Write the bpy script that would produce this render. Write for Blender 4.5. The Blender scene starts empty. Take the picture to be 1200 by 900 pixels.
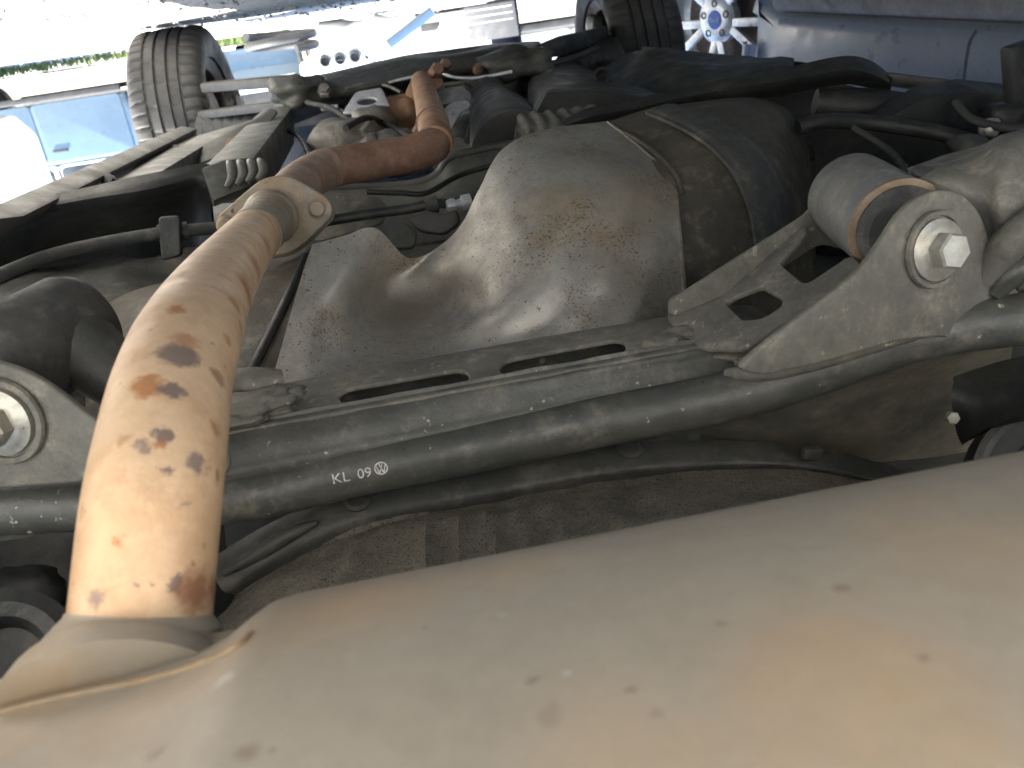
import bpy, bmesh, math, random
from mathutils import Vector, Matrix, noise
from mathutils.bvhtree import BVHTree
R = math.radians
random.seed(7)
S = bpy.context.scene
COL = S.collection
# The photograph was taken with the camera upside down under a parked car: the ground is at the
# top of the picture.  Points are first given in "view" axes (x right, y towards the car's nose,
# z towards the ground) and turned over into the world (z up, ground at 0).
FPX = 1000.0; VP = (450.0, 38.0); ROLL = 8.5; H = 0.10

# ------------------------------------------------------------------ camera
a_ = R(ROLL)
fw = Vector((VP[0]-600, 450-VP[1], -FPX)).normalized()
hz = Vector((math.cos(a_), math.sin(a_), 0))
zz = hz.cross(fw).normalized()
if zz.y < 0: zz = -zz
xx = fw.cross(zz)
MC = Matrix((xx, fw, zz))                       # camera coords -> view axes
FLIP = Matrix(((-1,0,0,0),(0,1,0,0),(0,0,-1,H),(0,0,0,1)))
cam = bpy.data.cameras.new('camera'); camo = bpy.data.objects.new('camera', cam); COL.objects.link(camo)
camo.matrix_world = FLIP @ MC.to_4x4()
cam.sensor_width = 36; cam.lens = 36*FPX/1200; cam.clip_start = 0.01; cam.clip_end = 400
cam.dof.use_dof = True; cam.dof.focus_distance = 0.80; cam.dof.aperture_fstop = 13
S.camera = camo

# ------------------------------------------------------------------ light
SUN_EL, SUN_AZ = 50, 108                         # azimuth clockwise from +y
w = bpy.data.worlds.new('World'); S.world = w; w.use_nodes = True
nt = w.node_tree; bg = nt.nodes['Background']
sky = nt.nodes.new('ShaderNodeTexSky'); sky.sky_type = 'NISHITA'; sky.sun_disc = False
sky.sun_elevation = R(SUN_EL); sky.sun_rotation = R(SUN_AZ)
nt.links.new(sky.outputs[0], bg.inputs[0]); bg.inputs[1].default_value = 0.11
sl = bpy.data.lights.new('sun', 'SUN'); sl.energy = 5.0; sl.angle = R(0.5); sl.color = (1, .95, .87)
so = bpy.data.objects.new('sun', sl); COL.objects.link(so)
sd = Vector((math.sin(R(SUN_AZ))*math.cos(R(SUN_EL)), math.cos(R(SUN_AZ))*math.cos(R(SUN_EL)), math.sin(R(SUN_EL))))
so.rotation_euler = sd.to_track_quat('Z', 'Y').to_euler()
S.view_settings.view_transform = 'Standard'; S.view_settings.look = 'None'
S.view_settings.exposure = 2.9; S.view_settings.gamma = 1.0; S.view_settings.use_curve_mapping = False
S.cycles.max_bounces = 10; S.cycles.diffuse_bounces = 6

# ------------------------------------------------------------------ helpers
def P(px, py, Y):
    r = MC @ Vector((px-600, 450-py, -FPX)); return r*(Y/r.y)
def PX(px, py, X):
    r = MC @ Vector((px-600, 450-py, -FPX)); return r*(X/r.x)
def PZ(px, py, Z):
    r = MC @ Vector((px-600, 450-py, -FPX)); return r*(Z/r.z)
def RAY(px, py): return (MC @ Vector((px-600, 450-py, -FPX))).normalized()
def on_plane(px, py, p0, n):
    r = RAY(px, py); return r*(p0.dot(n)/r.dot(n))

def mesh(name, v, f, smooth=40):
    m = bpy.data.meshes.new(name); m.from_pydata([tuple(p) for p in v], [], f); m.validate(); m.update()
    bm = bmesh.new(); bm.from_mesh(m); bmesh.ops.recalc_face_normals(bm, faces=bm.faces); bm.to_mesh(m); bm.free()
    if smooth:
        m.shade_smooth(); m.set_sharp_from_angle(angle=R(smooth))
    return m
def join(*ms):
    v, f = [], []
    for m in ms:
        o = len(v); v += [x.co.copy() for x in m.vertices]; f += [[i+o for i in p.vertices] for p in m.polygons]
    return mesh('m', v, f)
def cr(p0, p1, p2, p3, t):
    return 0.5*((2*p1)+(p2-p0)*t+(2*p0-5*p1+4*p2-p3)*t*t+(3*p1-p0-3*p2+p3)*t*t*t)
def spline(pts, res):
    n = len(pts); out = []
    for i in range(n-1):
        a = pts[max(i-1,0)] if i > 0 else pts[0]*2-pts[1]
        d = pts[i+2] if i+2 < n else pts[-1]*2-pts[-2]
        for k in range(res): out.append(cr(a, pts[i], pts[i+1], d, k/res))
    out.append(pts[-1]); return out
def tube(pts, r, n=24, res=8, caps=True, sx=1.0, up=None):
    if not isinstance(r, (list, tuple)): r = [r]*len(pts)
    C = spline([Vector(p) for p in pts], res) if res > 1 else [Vector(p) for p in pts]
    RR = [x.x for x in spline([Vector((q,0,0)) for q in r], res)] if res > 1 else r
    T = [(C[min(i+1,len(C)-1)]-C[max(i-1,0)]).normalized() for i in range(len(C))]
    u = Vector(up) if up else (Vector((0,0,1)) if abs(T[0].z) < .8 else Vector((1,0,0)))
    v, f = [], []
    for i, c in enumerate(C):
        u = (u - T[i]*u.dot(T[i])).normalized(); b = T[i].cross(u)
        for k in range(n):
            a = 2*math.pi*k/n
            v.append(c + u*math.cos(a)*RR[i]*sx + b*math.sin(a)*RR[i])
    for i in range(len(C)-1):
        for k in range(n):
            f.append((i*n+k, i*n+(k+1)%n, (i+1)*n+(k+1)%n, (i+1)*n+k))
    if caps: f.append(tuple(range(n))); f.append(tuple((len(C)-1)*n+k for k in range(n)))
    return mesh('tube', v, f)
def lathe(c, axis, prof, n=32):
    c = Vector(c); ax = Vector(axis).normalized()
    u = ax.orthogonal().normalized(); b = ax.cross(u); v, f = [], []
    for (r, t) in prof:
        for k in range(n):
            a = 2*math.pi*k/n; v.append(c+ax*t+(u*math.cos(a)+b*math.sin(a))*r)
    L = len(prof)
    for i in range(L-1):
        for k in range(n): f.append((i*n+k, i*n+(k+1)%n, (i+1)*n+(k+1)%n, (i+1)*n+k))
    if prof[0] != prof[-1]:
        f.append(tuple(range(n))); f.append(tuple((L-1)*n+k for k in range(n)))
    else: pass
    return mesh('lathe', v, f)
def patch(rows, nu=6, nv=6, thick=.004, jit=0, jscale=20, away=None, mid=None):
    rows = [spline([Vector(p) for p in r], nu) for r in rows]
    W = len(rows[0]); cols = [spline([rows[j][i] for j in range(len(rows))], nv) for i in range(W)]
    L = len(cols[0]); v = [cols[i][j].copy() for j in range(L) for i in range(W)]
    def nrm(i, j):
        a = v[j*W+min(i+1,W-1)]-v[j*W+max(i-1,0)]; b = v[min(j+1,L-1)*W+i]-v[max(j-1,0)*W+i]
        n = a.cross(b); n.normalize()
        if n.length < .5: n = Vector((0,0,1))
        if away is None:
            return -n if n.dot(v[j*W+i]) > 0 else n     # towards the open side
        return n if n.dot(away) < 0 else -n
    N = [nrm(i, j) for j in range(L) for i in range(W)]
    if jit: v = [p+n*jit*noise.noise(p*jscale) for p, n in zip(v, N)]
    if mid: v = [p+n*mid(p) for p, n in zip(v, N)]
    o = len(v); v += [p-n*thick for p, n in zip(v, N)]; f = []
    for j in range(L-1):
        for i in range(W-1):
            a, b, c, d = j*W+i, j*W+i+1, (j+1)*W+i+1, (j+1)*W+i
            f.append((a,b,c,d)); f.append((o+d,o+c,o+b,o+a))
    for i in range(W-1):
        f.append((i,i+1,o+i+1,o+i)); q = (L-1)*W; f.append((q+i,q+i+1,o+q+i+1,o+q+i))
    for j in range(L-1):
        f.append((j*W,(j+1)*W,o+(j+1)*W,o+j*W)); q = W-1; f.append((j*W+q,(j+1)*W+q,o+(j+1)*W+q,o+j*W+q))
    return mesh('patch', v, f, 50)
def round2(pts, r, k=4):
    out = []; n = len(pts)
    for i in range(n):
        p = pts[i]; a = pts[i-1]-p; b = pts[(i+1)%n]-p
        d = min(r, a.length*.45, b.length*.45); q0 = p+a.normalized()*d; q1 = p+b.normalized()*d
        for j in range(k+1):
            t = j/k; out.append(q0*(1-t)**2+p*2*t*(1-t)+q1*t*t)
    return out
def plate3(outer, holes, n, thick, bevel=.001, rr=.006, hr=None):
    """flat plate with holes from 3-D outlines lying in one plane with normal n"""
    n = n.normalized(); o = outer[0]; u = n.orthogonal().normalized(); w_ = n.cross(u)
    cu = bpy.data.curves.new('c', 'CURVE'); cu.dimensions = '2D'; cu.fill_mode = 'BOTH'
    cu.extrude = max(thick/2-bevel, 1e-4); cu.bevel_depth = bevel; cu.bevel_resolution = 2; cu.offset = -bevel
    for idx, loop in enumerate([outer]+list(holes)):
        q = [Vector(((p-o).dot(u), (p-o).dot(w_))) for p in loop]
        r_ = rr if idx == 0 else (hr if hr is not None else rr)
        q = round2(q, r_)
        ar = sum(q[i-1].x*q[i].y-q[i].x*q[i-1].y for i in range(len(q)))
        if ar < 0: q.reverse()
        sp = cu.splines.new('POLY'); sp.points.add(len(q)-1); sp.use_cyclic_u = True
        for i, p in enumerate(q): sp.points[i].co = (p.x, p.y, 0, 1)
    ob = bpy.data.objects.new('tmp', cu); COL.objects.link(ob)
    dg = bpy.context.evaluated_depsgraph_get(); me = bpy.data.meshes.new_from_object(ob.evaluated_get(dg))
    bpy.data.objects.remove(ob); bpy.data.curves.remove(cu)
    Mx = Matrix((u, w_, n)).transposed().to_4x4(); Mx.translation = o
    me.transform(Mx)
    bm = bmesh.new(); bm.from_mesh(me); bmesh.ops.remove_doubles(bm, verts=bm.verts, dist=1e-5); bm.to_mesh(me); bm.free()
    me.materials.clear(); me.shade_smooth(); me.set_sharp_from_angle(angle=R(35)); return me
def plate(out_px, holes_px, p0, n, thick, bevel=.001, rr=.006, hr=None):
    f = lambda l: [on_plane(a, b, p0, n) for a, b in l]
    return plate3(f(out_px), [f(h) for h in holes_px], n, thick, bevel, rr, hr)
def slot(p, q, r, k=8):
    """rounded slot outline in px between p and q, half width r"""
    p, q = Vector(p), Vector(q); d = (q-p).normalized(); s = Vector((-d.y, d.x)); o = []
    for i in range(k+1):
        a = -math.pi/2+math.pi*i/k; o.append(q+d*math.cos(a)*r*1.8+s*math.sin(a)*r)
    for i in range(k+1):
        a = math.pi/2+math.pi*i/k; o.append(p+d*math.cos(a)*r*1.8+s*math.sin(a)*r)
    return [tuple(x) for x in o]
def bevel_mesh(m, d, seg=2):
    bm = bmesh.new(); bm.from_mesh(m)
    es = [e for e in bm.edges if len(e.link_faces) == 2 and e.calc_face_angle(0) > R(25)]
    bmesh.ops.bevel(bm, geom=es, offset=d, segments=seg, profile=.6, affect='EDGES', clamp_overlap=True)
    bm.to_mesh(m); bm.free(); m.shade_smooth(); m.set_sharp_from_angle(angle=R(40)); return m
def loft(rings, bev=.004, caps=True):
    n = len(rings[0]); v = [Vector(p) for r in rings for p in r]; f = []
    for i in range(len(rings)-1):
        for k in range(n): f.append((i*n+k, i*n+(k+1)%n, (i+1)*n+(k+1)%n, (i+1)*n+k))
    if caps: f.append(tuple(range(n))); f.append(tuple((len(rings)-1)*n+k for k in range(n)))
    m = mesh('loft', v, f, 40)
    return bevel_mesh(m, bev) if bev else m
def prism(pts, vec, bev=.003):
    pts = [Vector(p) for p in pts]; return loft([pts, [p+Vector(vec) for p in pts]], bev)
def bar(a, b, wx, wz, up=(0,0,1), bev=.004, end=1.0):
    a, b = Vector(a), Vector(b); d = (b-a).normalized(); u = Vector(up); u = (u-d*u.dot(d)).normalized(); s = d.cross(u)
    rg = lambda c, k: [c+s*wx/2*k+u*wz/2*k, c-s*wx/2*k+u*wz/2*k, c-s*wx/2*k-u*wz/2*k, c+s*wx/2*k-u*wz/2*k]
    return loft([rg(a, 1), rg(b, end)], bev)
def lump(c, rx, ry, rz, seed=0, amp=.25, sub=3):
    bm = bmesh.new(); bmesh.ops.create_icosphere(bm, subdivisions=sub, radius=1)
    for q in bm.verts:
        d = q.co.normalized(); k = 1+amp*noise.noise(d*1.7+Vector((seed*7.3,seed,0)))+amp*.4*noise.noise(d*4+Vector((seed,0,seed)))
        # squarish casting
        s = max(abs(d.x),abs(d.y),abs(d.z)); k *= (1-.35)+.35/s*.8
        q.co = Vector((d.x*rx, d.y*ry, d.z*rz))*k+Vector(c)
    m = bpy.data.meshes.new('lump'); bm.to_mesh(m); bm.free(); m.shade_smooth(); return m
def hexbolt(c, axis, rw, rh, hw=.002, hh=.008):
    """flanged hex bolt; axis points towards the viewer"""
    ax = Vector(axis).normalized()
    fl = lathe(c, ax, [(rw*.6,-.002),(rw,-.0005),(rw,hw),(rw*.8,hw*1.6),(rh*1.02,hw*2.2)], 36)
    hx = lathe(Vector(c)+ax*hw*1.5, ax, [(rh,0),(rh,hh*.88),(rh*.88,hh),(rh*.3,hh*1.02)], 6)
    return fl, hx

# ------------------------------------------------------------------ materials
MT = {}
def mat(name, base, c2=None, scale=12, mixlo=.4, mixhi=.65, rough=.6, metal=0, bump=.2, bscale=200, specks=None, spscale=150, splo=.62, dust=None, dscale=25, rvar=.15, spec=.4, det=6, bdist=.002, mott=.26):
    m = bpy.data.materials.new(name); m.use_nodes = True; nt = m.node_tree; N = nt.nodes; L = nt.links
    b = N['Principled BSDF']; tc = N.new('ShaderNodeTexCoord'); co = tc.outputs['Object']
    def nz(sc, det=det, rg=.6, dist=0):
        x = N.new('ShaderNodeTexNoise'); x.inputs['Scale'].default_value = sc; x.inputs['Detail'].default_value = det
        x.inputs['Roughness'].default_value = rg; x.inputs['Distortion'].default_value = dist; L.new(co, x.inputs['Vector']); return x.outputs['Fac']
    def ramp(s, lo, hi):
        x = N.new('ShaderNodeMapRange'); x.inputs[1].default_value = lo; x.inputs[2].default_value = hi; x.interpolation_type = 'SMOOTHSTEP'; L.new(s, x.inputs[0]); return x.outputs[0]
    def mix(f, A, B):
        x = N.new('ShaderNodeMix'); x.data_type = 'RGBA'; L.new(f, x.inputs[0])
        for s, i in ((A, 6), (B, 7)):
            if isinstance(s, tuple): x.inputs[i].default_value = (*s, 1)
            else: L.new(s, x.inputs[i])
        return x.outputs[2]
    c = base
    if c2: c = mix(ramp(nz(scale, 8, .68), mixlo, mixhi), c, c2)
    if dust: c = mix(ramp(nz(dscale, 10, .72), .5, .72), c, dust)
    if specks: c = mix(ramp(nz(spscale, 3, .5), splo, splo+.05), c, specks)
    if bump and mott:
        k1 = N.new('ShaderNodeMapRange'); k1.inputs[1].default_value = .3; k1.inputs[2].default_value = .7; k1.inputs[3].default_value = 1-mott; k1.inputs[4].default_value = 1+mott*.7; L.new(nz(75, 9, .78), k1.inputs[0])
        vm = N.new('ShaderNodeVectorMath'); vm.operation = 'SCALE'; L.new(k1.outputs[0], vm.inputs['Scale'])
        if isinstance(c, tuple): vm.inputs[0].default_value = c
        else: L.new(c, vm.inputs[0])
        c = vm.outputs[0]
    if isinstance(c, tuple): b.inputs['Base Color'].default_value = (*c, 1)
    else: L.new(c, b.inputs['Base Color'])
    rr = N.new('ShaderNodeMapRange'); rr.inputs[3].default_value = max(rough-rvar,.03); rr.inputs[4].default_value = min(rough+rvar,1); rr.inputs[1].default_value = .3; rr.inputs[2].default_value = .7
    L.new(nz(scale*2.3), rr.inputs[0]); L.new(rr.outputs[0], b.inputs['Roughness'])
    b.inputs['Metallic'].default_value = metal; b.inputs['Specular IOR Level'].default_value = spec
    if bump:
        bp = N.new('ShaderNodeBump'); bp.inputs['Strength'].default_value = bump; bp.inputs['Distance'].default_value = bdist
        L.new(nz(bscale, 5, .65), bp.inputs['Height']); L.new(bp.outputs[0], b.inputs['Normal'])
    m['_c'] = 1; MT[name] = m; return m
def add_spots(m, spots, amp=.006, nscale=90):
    """stains and painted shading of their own shape: (point, radius, colour, softness, strength)"""
    nt = m.node_tree; N = nt.nodes; L = nt.links; b = N['Principled BSDF']
    tc = N.new('ShaderNodeTexCoord'); nz = N.new('ShaderNodeTexNoise'); nz.inputs['Scale'].default_value = nscale; nz.inputs['Detail'].default_value = 6; nz.inputs['Roughness'].default_value = .7
    L.new(tc.outputs['Object'], nz.inputs['Vector'])
    s = N.new('ShaderNodeVectorMath'); s.operation = 'SUBTRACT'; L.new(nz.outputs['Color'], s.inputs[0]); s.inputs[1].default_value = (.5,.5,.5)
    k = N.new('ShaderNodeVectorMath'); k.operation = 'SCALE'; L.new(s.outputs[0], k.inputs[0]); k.inputs['Scale'].default_value = amp
    p = N.new('ShaderNodeVectorMath'); p.operation = 'ADD'; L.new(tc.outputs['Object'], p.inputs[0]); L.new(k.outputs[0], p.inputs[1])
    cur = b.inputs['Base Color'].links[0].from_socket
    for (q, r, colr, soft, st) in spots:
        d = N.new('ShaderNodeVectorMath'); d.operation = 'DISTANCE'; L.new(p.outputs[0], d.inputs[0]); d.inputs[1].default_value = q
        mr = N.new('ShaderNodeMapRange'); mr.inputs[1].default_value = r*(1-soft); mr.inputs[2].default_value = r*(1+soft); mr.inputs[3].default_value = st; mr.inputs[4].default_value = 0
        mr.interpolation_type = 'SMOOTHSTEP'; L.new(d.outputs['Value'], mr.inputs[0])
        x = N.new('ShaderNodeMix'); x.data_type = 'RGBA'; L.new(mr.outputs[0], x.inputs[0]); L.new(cur, x.inputs[6]); x.inputs[7].default_value = (*colr, 1)
        cur = x.outputs[2]
    L.new(cur, b.inputs['Base Color'])

def add_specks(m, colr, scale, lo, mscale, mlo, st=1):
    nt = m.node_tree; N = nt.nodes; L = nt.links; b = N['Principled BSDF']; tc = N.new('ShaderNodeTexCoord')
    f = []
    for sc, a, w_ in ((scale, lo, .04), (mscale, mlo, .12)):
        x = N.new('ShaderNodeTexNoise'); x.inputs['Scale'].default_value = sc; x.inputs['Detail'].default_value = 3; L.new(tc.outputs['Object'], x.inputs['Vector'])
        r = N.new('ShaderNodeMapRange'); r.inputs[1].default_value = a; r.inputs[2].default_value = a+w_; L.new(x.outputs['Fac'], r.inputs[0]); f.append(r.outputs[0])
    mu = N.new('ShaderNodeMath'); mu.operation = 'MULTIPLY'; L.new(f[0], mu.inputs[0]); L.new(f[1], mu.inputs[1])
    m2 = N.new('ShaderNodeMath'); m2.operation = 'MULTIPLY'; L.new(mu.outputs[0], m2.inputs[0]); m2.inputs[1].default_value = st
    x = N.new('ShaderNodeMix'); x.data_type = 'RGBA'; L.new(m2.outputs[0], x.inputs[0]); L.new(b.inputs['Base Color'].links[0].from_socket, x.inputs[6]); x.inputs[7].default_value = (*colr, 1)
    L.new(x.outputs[2], b.inputs['Base Color'])
pipe_m = mat('pipe_steel', (.63,.445,.285), (.54,.355,.21), 22, rough=.5, metal=.2, bump=.2, bscale=420, specks=(.30,.20,.13), spscale=170, splo=.70, mott=.14)
muf_m = mat('muffler_steel', (.315,.28,.225), (.36,.275,.185), 7, .48, .72, rough=.5, metal=.2, bump=.06, bscale=300, specks=(.22,.16,.12), spscale=60, splo=.75, mott=.10)
rust_m = mat('rusty_pipe', (.21,.12,.085), (.29,.18,.125), 30, rough=.7, metal=.15, bump=.5, bscale=300, specks=(.10,.055,.04), spscale=260, splo=.66)
rust2_m = mat('tan_rusty_pipe', (.40,.25,.15), (.28,.15,.09), 25, rough=.65, metal=.2, bump=.4, bscale=250, specks=(.18,.09,.06), spscale=160, splo=.70)
elbow_m = mat('elbow_steel', (.36,.27,.21), (.27,.17,.12), 30, rough=.55, metal=.2, bump=.3, bscale=300)
flange_m = mat('flange_steel', (.30,.265,.215), (.34,.255,.165), 40, rough=.5, metal=.3, bump=.3, bscale=300, specks=(.13,.07,.04), spscale=110, splo=.68)
shield_m = mat('shield_aluminium', (.45,.435,.395), (.34,.318,.275), 9, .42, .66, rough=.44, metal=.5, bump=.25, bscale=420, dust=(.38,.30,.20), dscale=11, specks=(.15,.11,.075), spscale=300, splo=.635)
beam_m = mat('axle_paint', (.060,.063,.056), (.088,.088,.076), 14, .42, .68, rough=.42, bump=.35, bscale=260, dust=(.17,.16,.13), dscale=30, specks=(.46,.42,.34), spscale=150, splo=.72, spec=.6)
add_specks(beam_m, (.50,.47,.40), 130, .66, 12, .52)
plate_m = mat('dusty_bracket', (.125,.123,.107), (.18,.172,.145), 18, rough=.6, bump=.5, bscale=260, dust=(.30,.275,.22), dscale=32, specks=(.32,.22,.14), spscale=190, splo=.73)
add_specks(plate_m, (.42,.38,.30), 150, .64, 14, .52, .8)
black_m = mat('black_underseal', (.017,.019,.019), (.030,.031,.029), 14, rough=.5, bump=.4, bscale=160, dust=(.06,.057,.048), dscale=22, spec=.5)
shade_m = mat('shade_dark_underseal', (.010,.011,.011), (.018,.018,.017), 14, rough=.7, bump=.4, bscale=120, dust=(.035,.033,.028), dscale=18)  # darker copy of the underseal: shade of deep cavities put into the colour
well_m = mat('spare_well_underseal', (.30,.27,.215), (.19,.173,.143), 12, rough=.85, bump=1.0, bscale=420, dust=(.34,.31,.25), dscale=60, specks=(.07,.065,.055), spscale=520, splo=.58, bdist=.006)
rim_m = mat('well_rim_paint', (.055,.058,.054), (.08,.08,.072), 20, rough=.45, bump=.4, bscale=240, dust=(.14,.132,.11), dscale=34, specks=(.26,.24,.20), spscale=200, splo=.74)
tank_m = mat('tank_plastic', (.070,.063,.050), (.095,.084,.065), 10, rough=.55, bump=.4, bscale=240, dust=(.17,.15,.115), dscale=40, specks=(.30,.25,.18), spscale=170, splo=.745)
olive_m = mat('olive_dust', (.21,.19,.145), (.11,.105,.088), 9, .4, .6, rough=.7, bump=.3, bscale=200, dust=(.10,.10,.09), dscale=14)
brown_m = mat('brown_rust', (.20,.14,.085), (.26,.20,.14), 60, rough=.7, bump=.4)
strap_m = mat('strap_steel', (.060,.063,.060), (.085,.085,.077), 25, rough=.5, bump=.3, bscale=180, dust=(.17,.16,.13), dscale=40)
body_m = mat('underbody_primer', (.105,.108,.096), (.07,.072,.066), 12, rough=.5, bump=.25, bscale=120, dust=(.18,.172,.145), dscale=18)
rail_m = mat('rail_dusty', (.048,.047,.044), (.072,.069,.063), 9, rough=.5, bump=.3, bscale=110, dust=(.068,.064,.058), dscale=16)
rubber_m = mat('bush_rubber', (.045,.047,.047), (.065,.065,.06), 20, rough=.7, bump=.25, bscale=150, dust=(.14,.135,.12), dscale=30)
bush_m = mat('bush_sleeve', (.13,.135,.135), (.17,.168,.155), 25, rough=.6, bump=.2, bscale=160, dust=(.25,.23,.19), dscale=50)
bolt_m = mat('bolt_zinc', (.48,.48,.44), (.38,.36,.30), 60, rough=.42, metal=.55, bump=.12, bscale=300)
yel_m = mat('yellow_marker', (.60,.40,.10), (.45,.33,.12), 80, rough=.6, bump=.1)
alu_m = mat('cast_aluminium', (.25,.24,.22), (.15,.14,.12), 20, rough=.55, metal=.4, bump=.4, bscale=120, dust=(.11,.09,.07), dscale=25)
bright_m = mat('bright_steel', (.72,.74,.76), (.58,.60,.62), 20, rough=.4, metal=.4, bump=.1)
tyre_m = mat('tyre_rubber', (.050,.050,.051), (.075,.073,.070), 14, rough=.7, bump=.3, bscale=120, dust=(.12,.115,.105), dscale=14)
alloy_m = mat('alloy_rim', (.62,.63,.64), (.50,.50,.51), 14, rough=.35, metal=.5, bump=.05)
steelrim_m = mat('dark_rim', (.10,.08,.07), (.16,.11,.085), 18, rough=.6, metal=.3, bump=.2)
write_m = mat('stencil_paint', (.62,.62,.58), (.36,.36,.33), 400, .45, .6, rough=.6, bump=0)
ground_m = mat('gravel_ground', (.42,.405,.375), (.50,.48,.445), 3, rough=.9, bump=.8, bscale=60, specks=(.12,.11,.10), spscale=35, splo=.62, bdist=.01)
stone_m = mat('gravel_stone', (.26,.25,.23), (.36,.34,.31), 20, rough=.9, bump=.3)

# ------------------------------------------------------------------ objects
def tag(o, label=None, cat=None, group=None, kind=None):
    if label: o['label'] = label
    if cat: o['category'] = cat
    if group: o['group'] = group
    if kind: o['kind'] = kind
    return o
def link(name, me, material, parent=None):
    o = bpy.data.objects.new(name, me); me.name = name
    if material: me.materials.append(material)
    COL.objects.link(o); o.parent = parent; return o
BASE = Vector((.06, 1.5, H))                       # under the car's middle, on the ground (view axes)
car = bpy.data.objects.new('car', None); COL.objects.link(car)
car.matrix_world = FLIP @ Matrix.Translation(BASE)
tag(car, 'parked car seen from underneath, with rusty exhaust, axle beam and fuel tank', 'car')
def part(name, me, m, parent=None, label=None):
    o = link(name, me, m, parent or car)
    if parent is None: o.location = -BASE          # mesh points stay in view axes
    if label: o['label'] = label
    return o

# ---------- ground
def ground():
    n = 120; v = []; f = []
    for j in range(n+1):
        for i in range(n+1):
            q = lambda t: math.copysign(abs(t)**2.2, t)*60
            x, y = q(i/n*2-1), q(j/n*2-1)+2
            z = .012*noise.noise(Vector((x*1.3,y*1.3,0)))+.004*noise.noise(Vector((x*6,y*6,3)))-.006
            t = min(max((-x-.95)/.5, 0), 1); z -= .095*t*t*(3-2*t)*(1 if y < 8 else 1)
            v.append((x,y,z))
    for j in range(n):
        for i in range(n): f.append((j*(n+1)+i,j*(n+1)+i+1,(j+1)*(n+1)+i+1,(j+1)*(n+1)+i))
    g = link('ground', mesh('ground', v, f), ground_m); tag(g, kind='structure')
    # loose gravel, too fine to count
    v, f = [], []
    for k in range(2600):
        if k < 1900: x, y = random.uniform(-1.2,1.6), random.uniform(1.0,4.5)
        else: x, y = random.uniform(-3,5), random.uniform(3,9)
        if x < -.9: continue
        r = random.uniform(.0025,.008)*(1+.08*y); o = len(v); a = random.random()*6.28
        for (dx,dy,dz) in ((1,0,0),(0,1,0),(-1,0,0),(0,-1,0),(0,0,.8),(0,0,-.6)):
            s = random.uniform(.6,1.1); v.append((x+r*s*(dx*math.cos(a)-dy*math.sin(a)), y+r*s*(dx*math.sin(a)+dy*math.cos(a)), r*s*dz+.002))
        for i in range(4): f.append((o+i,o+(i+1)%4,o+4)); f.append((o+(i+1)%4,o+i,o+5))
    s = link('gravel', mesh('gravel', v, f, 0), stone_m); tag(s, 'loose grey gravel scattered over the ground', 'gravel', kind='stuff')
ground()

# ---------- body shell and floor of the car (what shuts out the sky above)
def shell():
    def arc(cy, cz, r, a0, a1, k=10): return [(cy+r*math.cos(R(a0+(a1-a0)*i/k)), cz+r*math.sin(R(a0+(a1-a0)*i/k))) for i in range(k+1)]
    low = -.30
    out = [(-.14,-.42),(-.16,-.60),(-.10,-.95),(.10,-1.30),(.45,-1.39),(1.3,-1.41),(1.75,-1.33),(2.35,-.98),(3.0,-.88),(3.40,-.70),(3.46,-.40),(3.42,-.22),(3.18,-.20)]
    out += arc(2.8,-.2,.36,0,-180) + [(2.40,-.36),(1.0,-.44),(.98,-.44)] + arc(.55,-.30,.36,-20,-160,8)
    X0, X1 = -.74, .90
    # build as a ring of outline points swept across the width, narrowing towards the roof
    def ring(x):
        r = []
        for y, z in out:
            k = 1 if z > -.95 else 1-.22*min((-.95-z)/.4, 1)
            r.append(Vector((.08+(x-.08)*k, y, z)))
        return r
    return loft([ring(X0), ring(X0+.02), ring(X1-.02), ring(X1)], 0)
paint_m = mat('body_paint', (.03,.05,.09), (.035,.055,.095), 4, rough=.3, bump=0, spec=.5)
part('body_shell', shell(), paint_m)

# ---------- floor, rails and front end (farthest first)
def tri(a, b, c): return (b-a).cross(c-a).normalized()
fl = [[Vector((x, y, z+.012*noise.noise(Vector((x*5,y*5,1))))) for x in (-.70,-.45,-.2,-.1,.06,.22,.32,.6,.86)] for y, z in ((.30,-.43),(.7,-.43),(1.0,-.36),(1.4,-.31),(1.9,-.29),(2.2,-.31))]
for r_ in fl:
    r_[4].z -= .05; r_[3].z -= .02; r_[5].z -= .02
part('floor_pan', patch(fl, 5, 5, .004, .004, 9, away=Vector((0,0,-1))), body_m, label='dusty grey floor pan of the car')
# left outer sill and the rails beside it
part('side_sill', loft([[P(-60,262,.86),P(-60,285,.86),P(-10,285,.92),P(30,252,.96)],
                        [P(212,147,1.95),P(205,163,1.95),P(228,166,2.0),P(232,150,2.0)]], .006), rail_m, label='dusty outer sill rail towards the front left tyre')
part('floor_rail', loft([[P(110,226,1.2),P(110,250,1.2),P(165,240,1.2),P(165,215,1.2)],
                         [P(215,158,2.0),P(215,176,2.0),P(262,172,2.0),P(262,156,2.0)]], .006), rail_m, label='dusty flat rail inside the sill')
part('floor_rail', loft([[P(236,196,1.27),P(240,240,1.27),P(310,238,1.27),P(296,186,1.27)],
                         [P(308,127,2.15),P(300,170,2.15),P(345,170,2.15),P(345,122,2.15)]], .008), body_m, label='grey box rail left of the exhaust tunnel')
part('floor_rail', loft([[P(362,205,1.5),P(362,230,1.5),P(392,225,1.5),P(388,190,1.5)],
                         [P(380,140,2.2),P(380,160,2.2),P(412,158,2.2),P(410,138,2.2)]], .006), body_m)
part('rail_flange', plate([(232,160),(300,140),(318,127),(326,131),(300,165),(262,182),(236,192),(180,205),(150,212)], [], P(250,165,1.75), Vector((0,-.25,1)), .004, .001, .01), rail_m)
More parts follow.
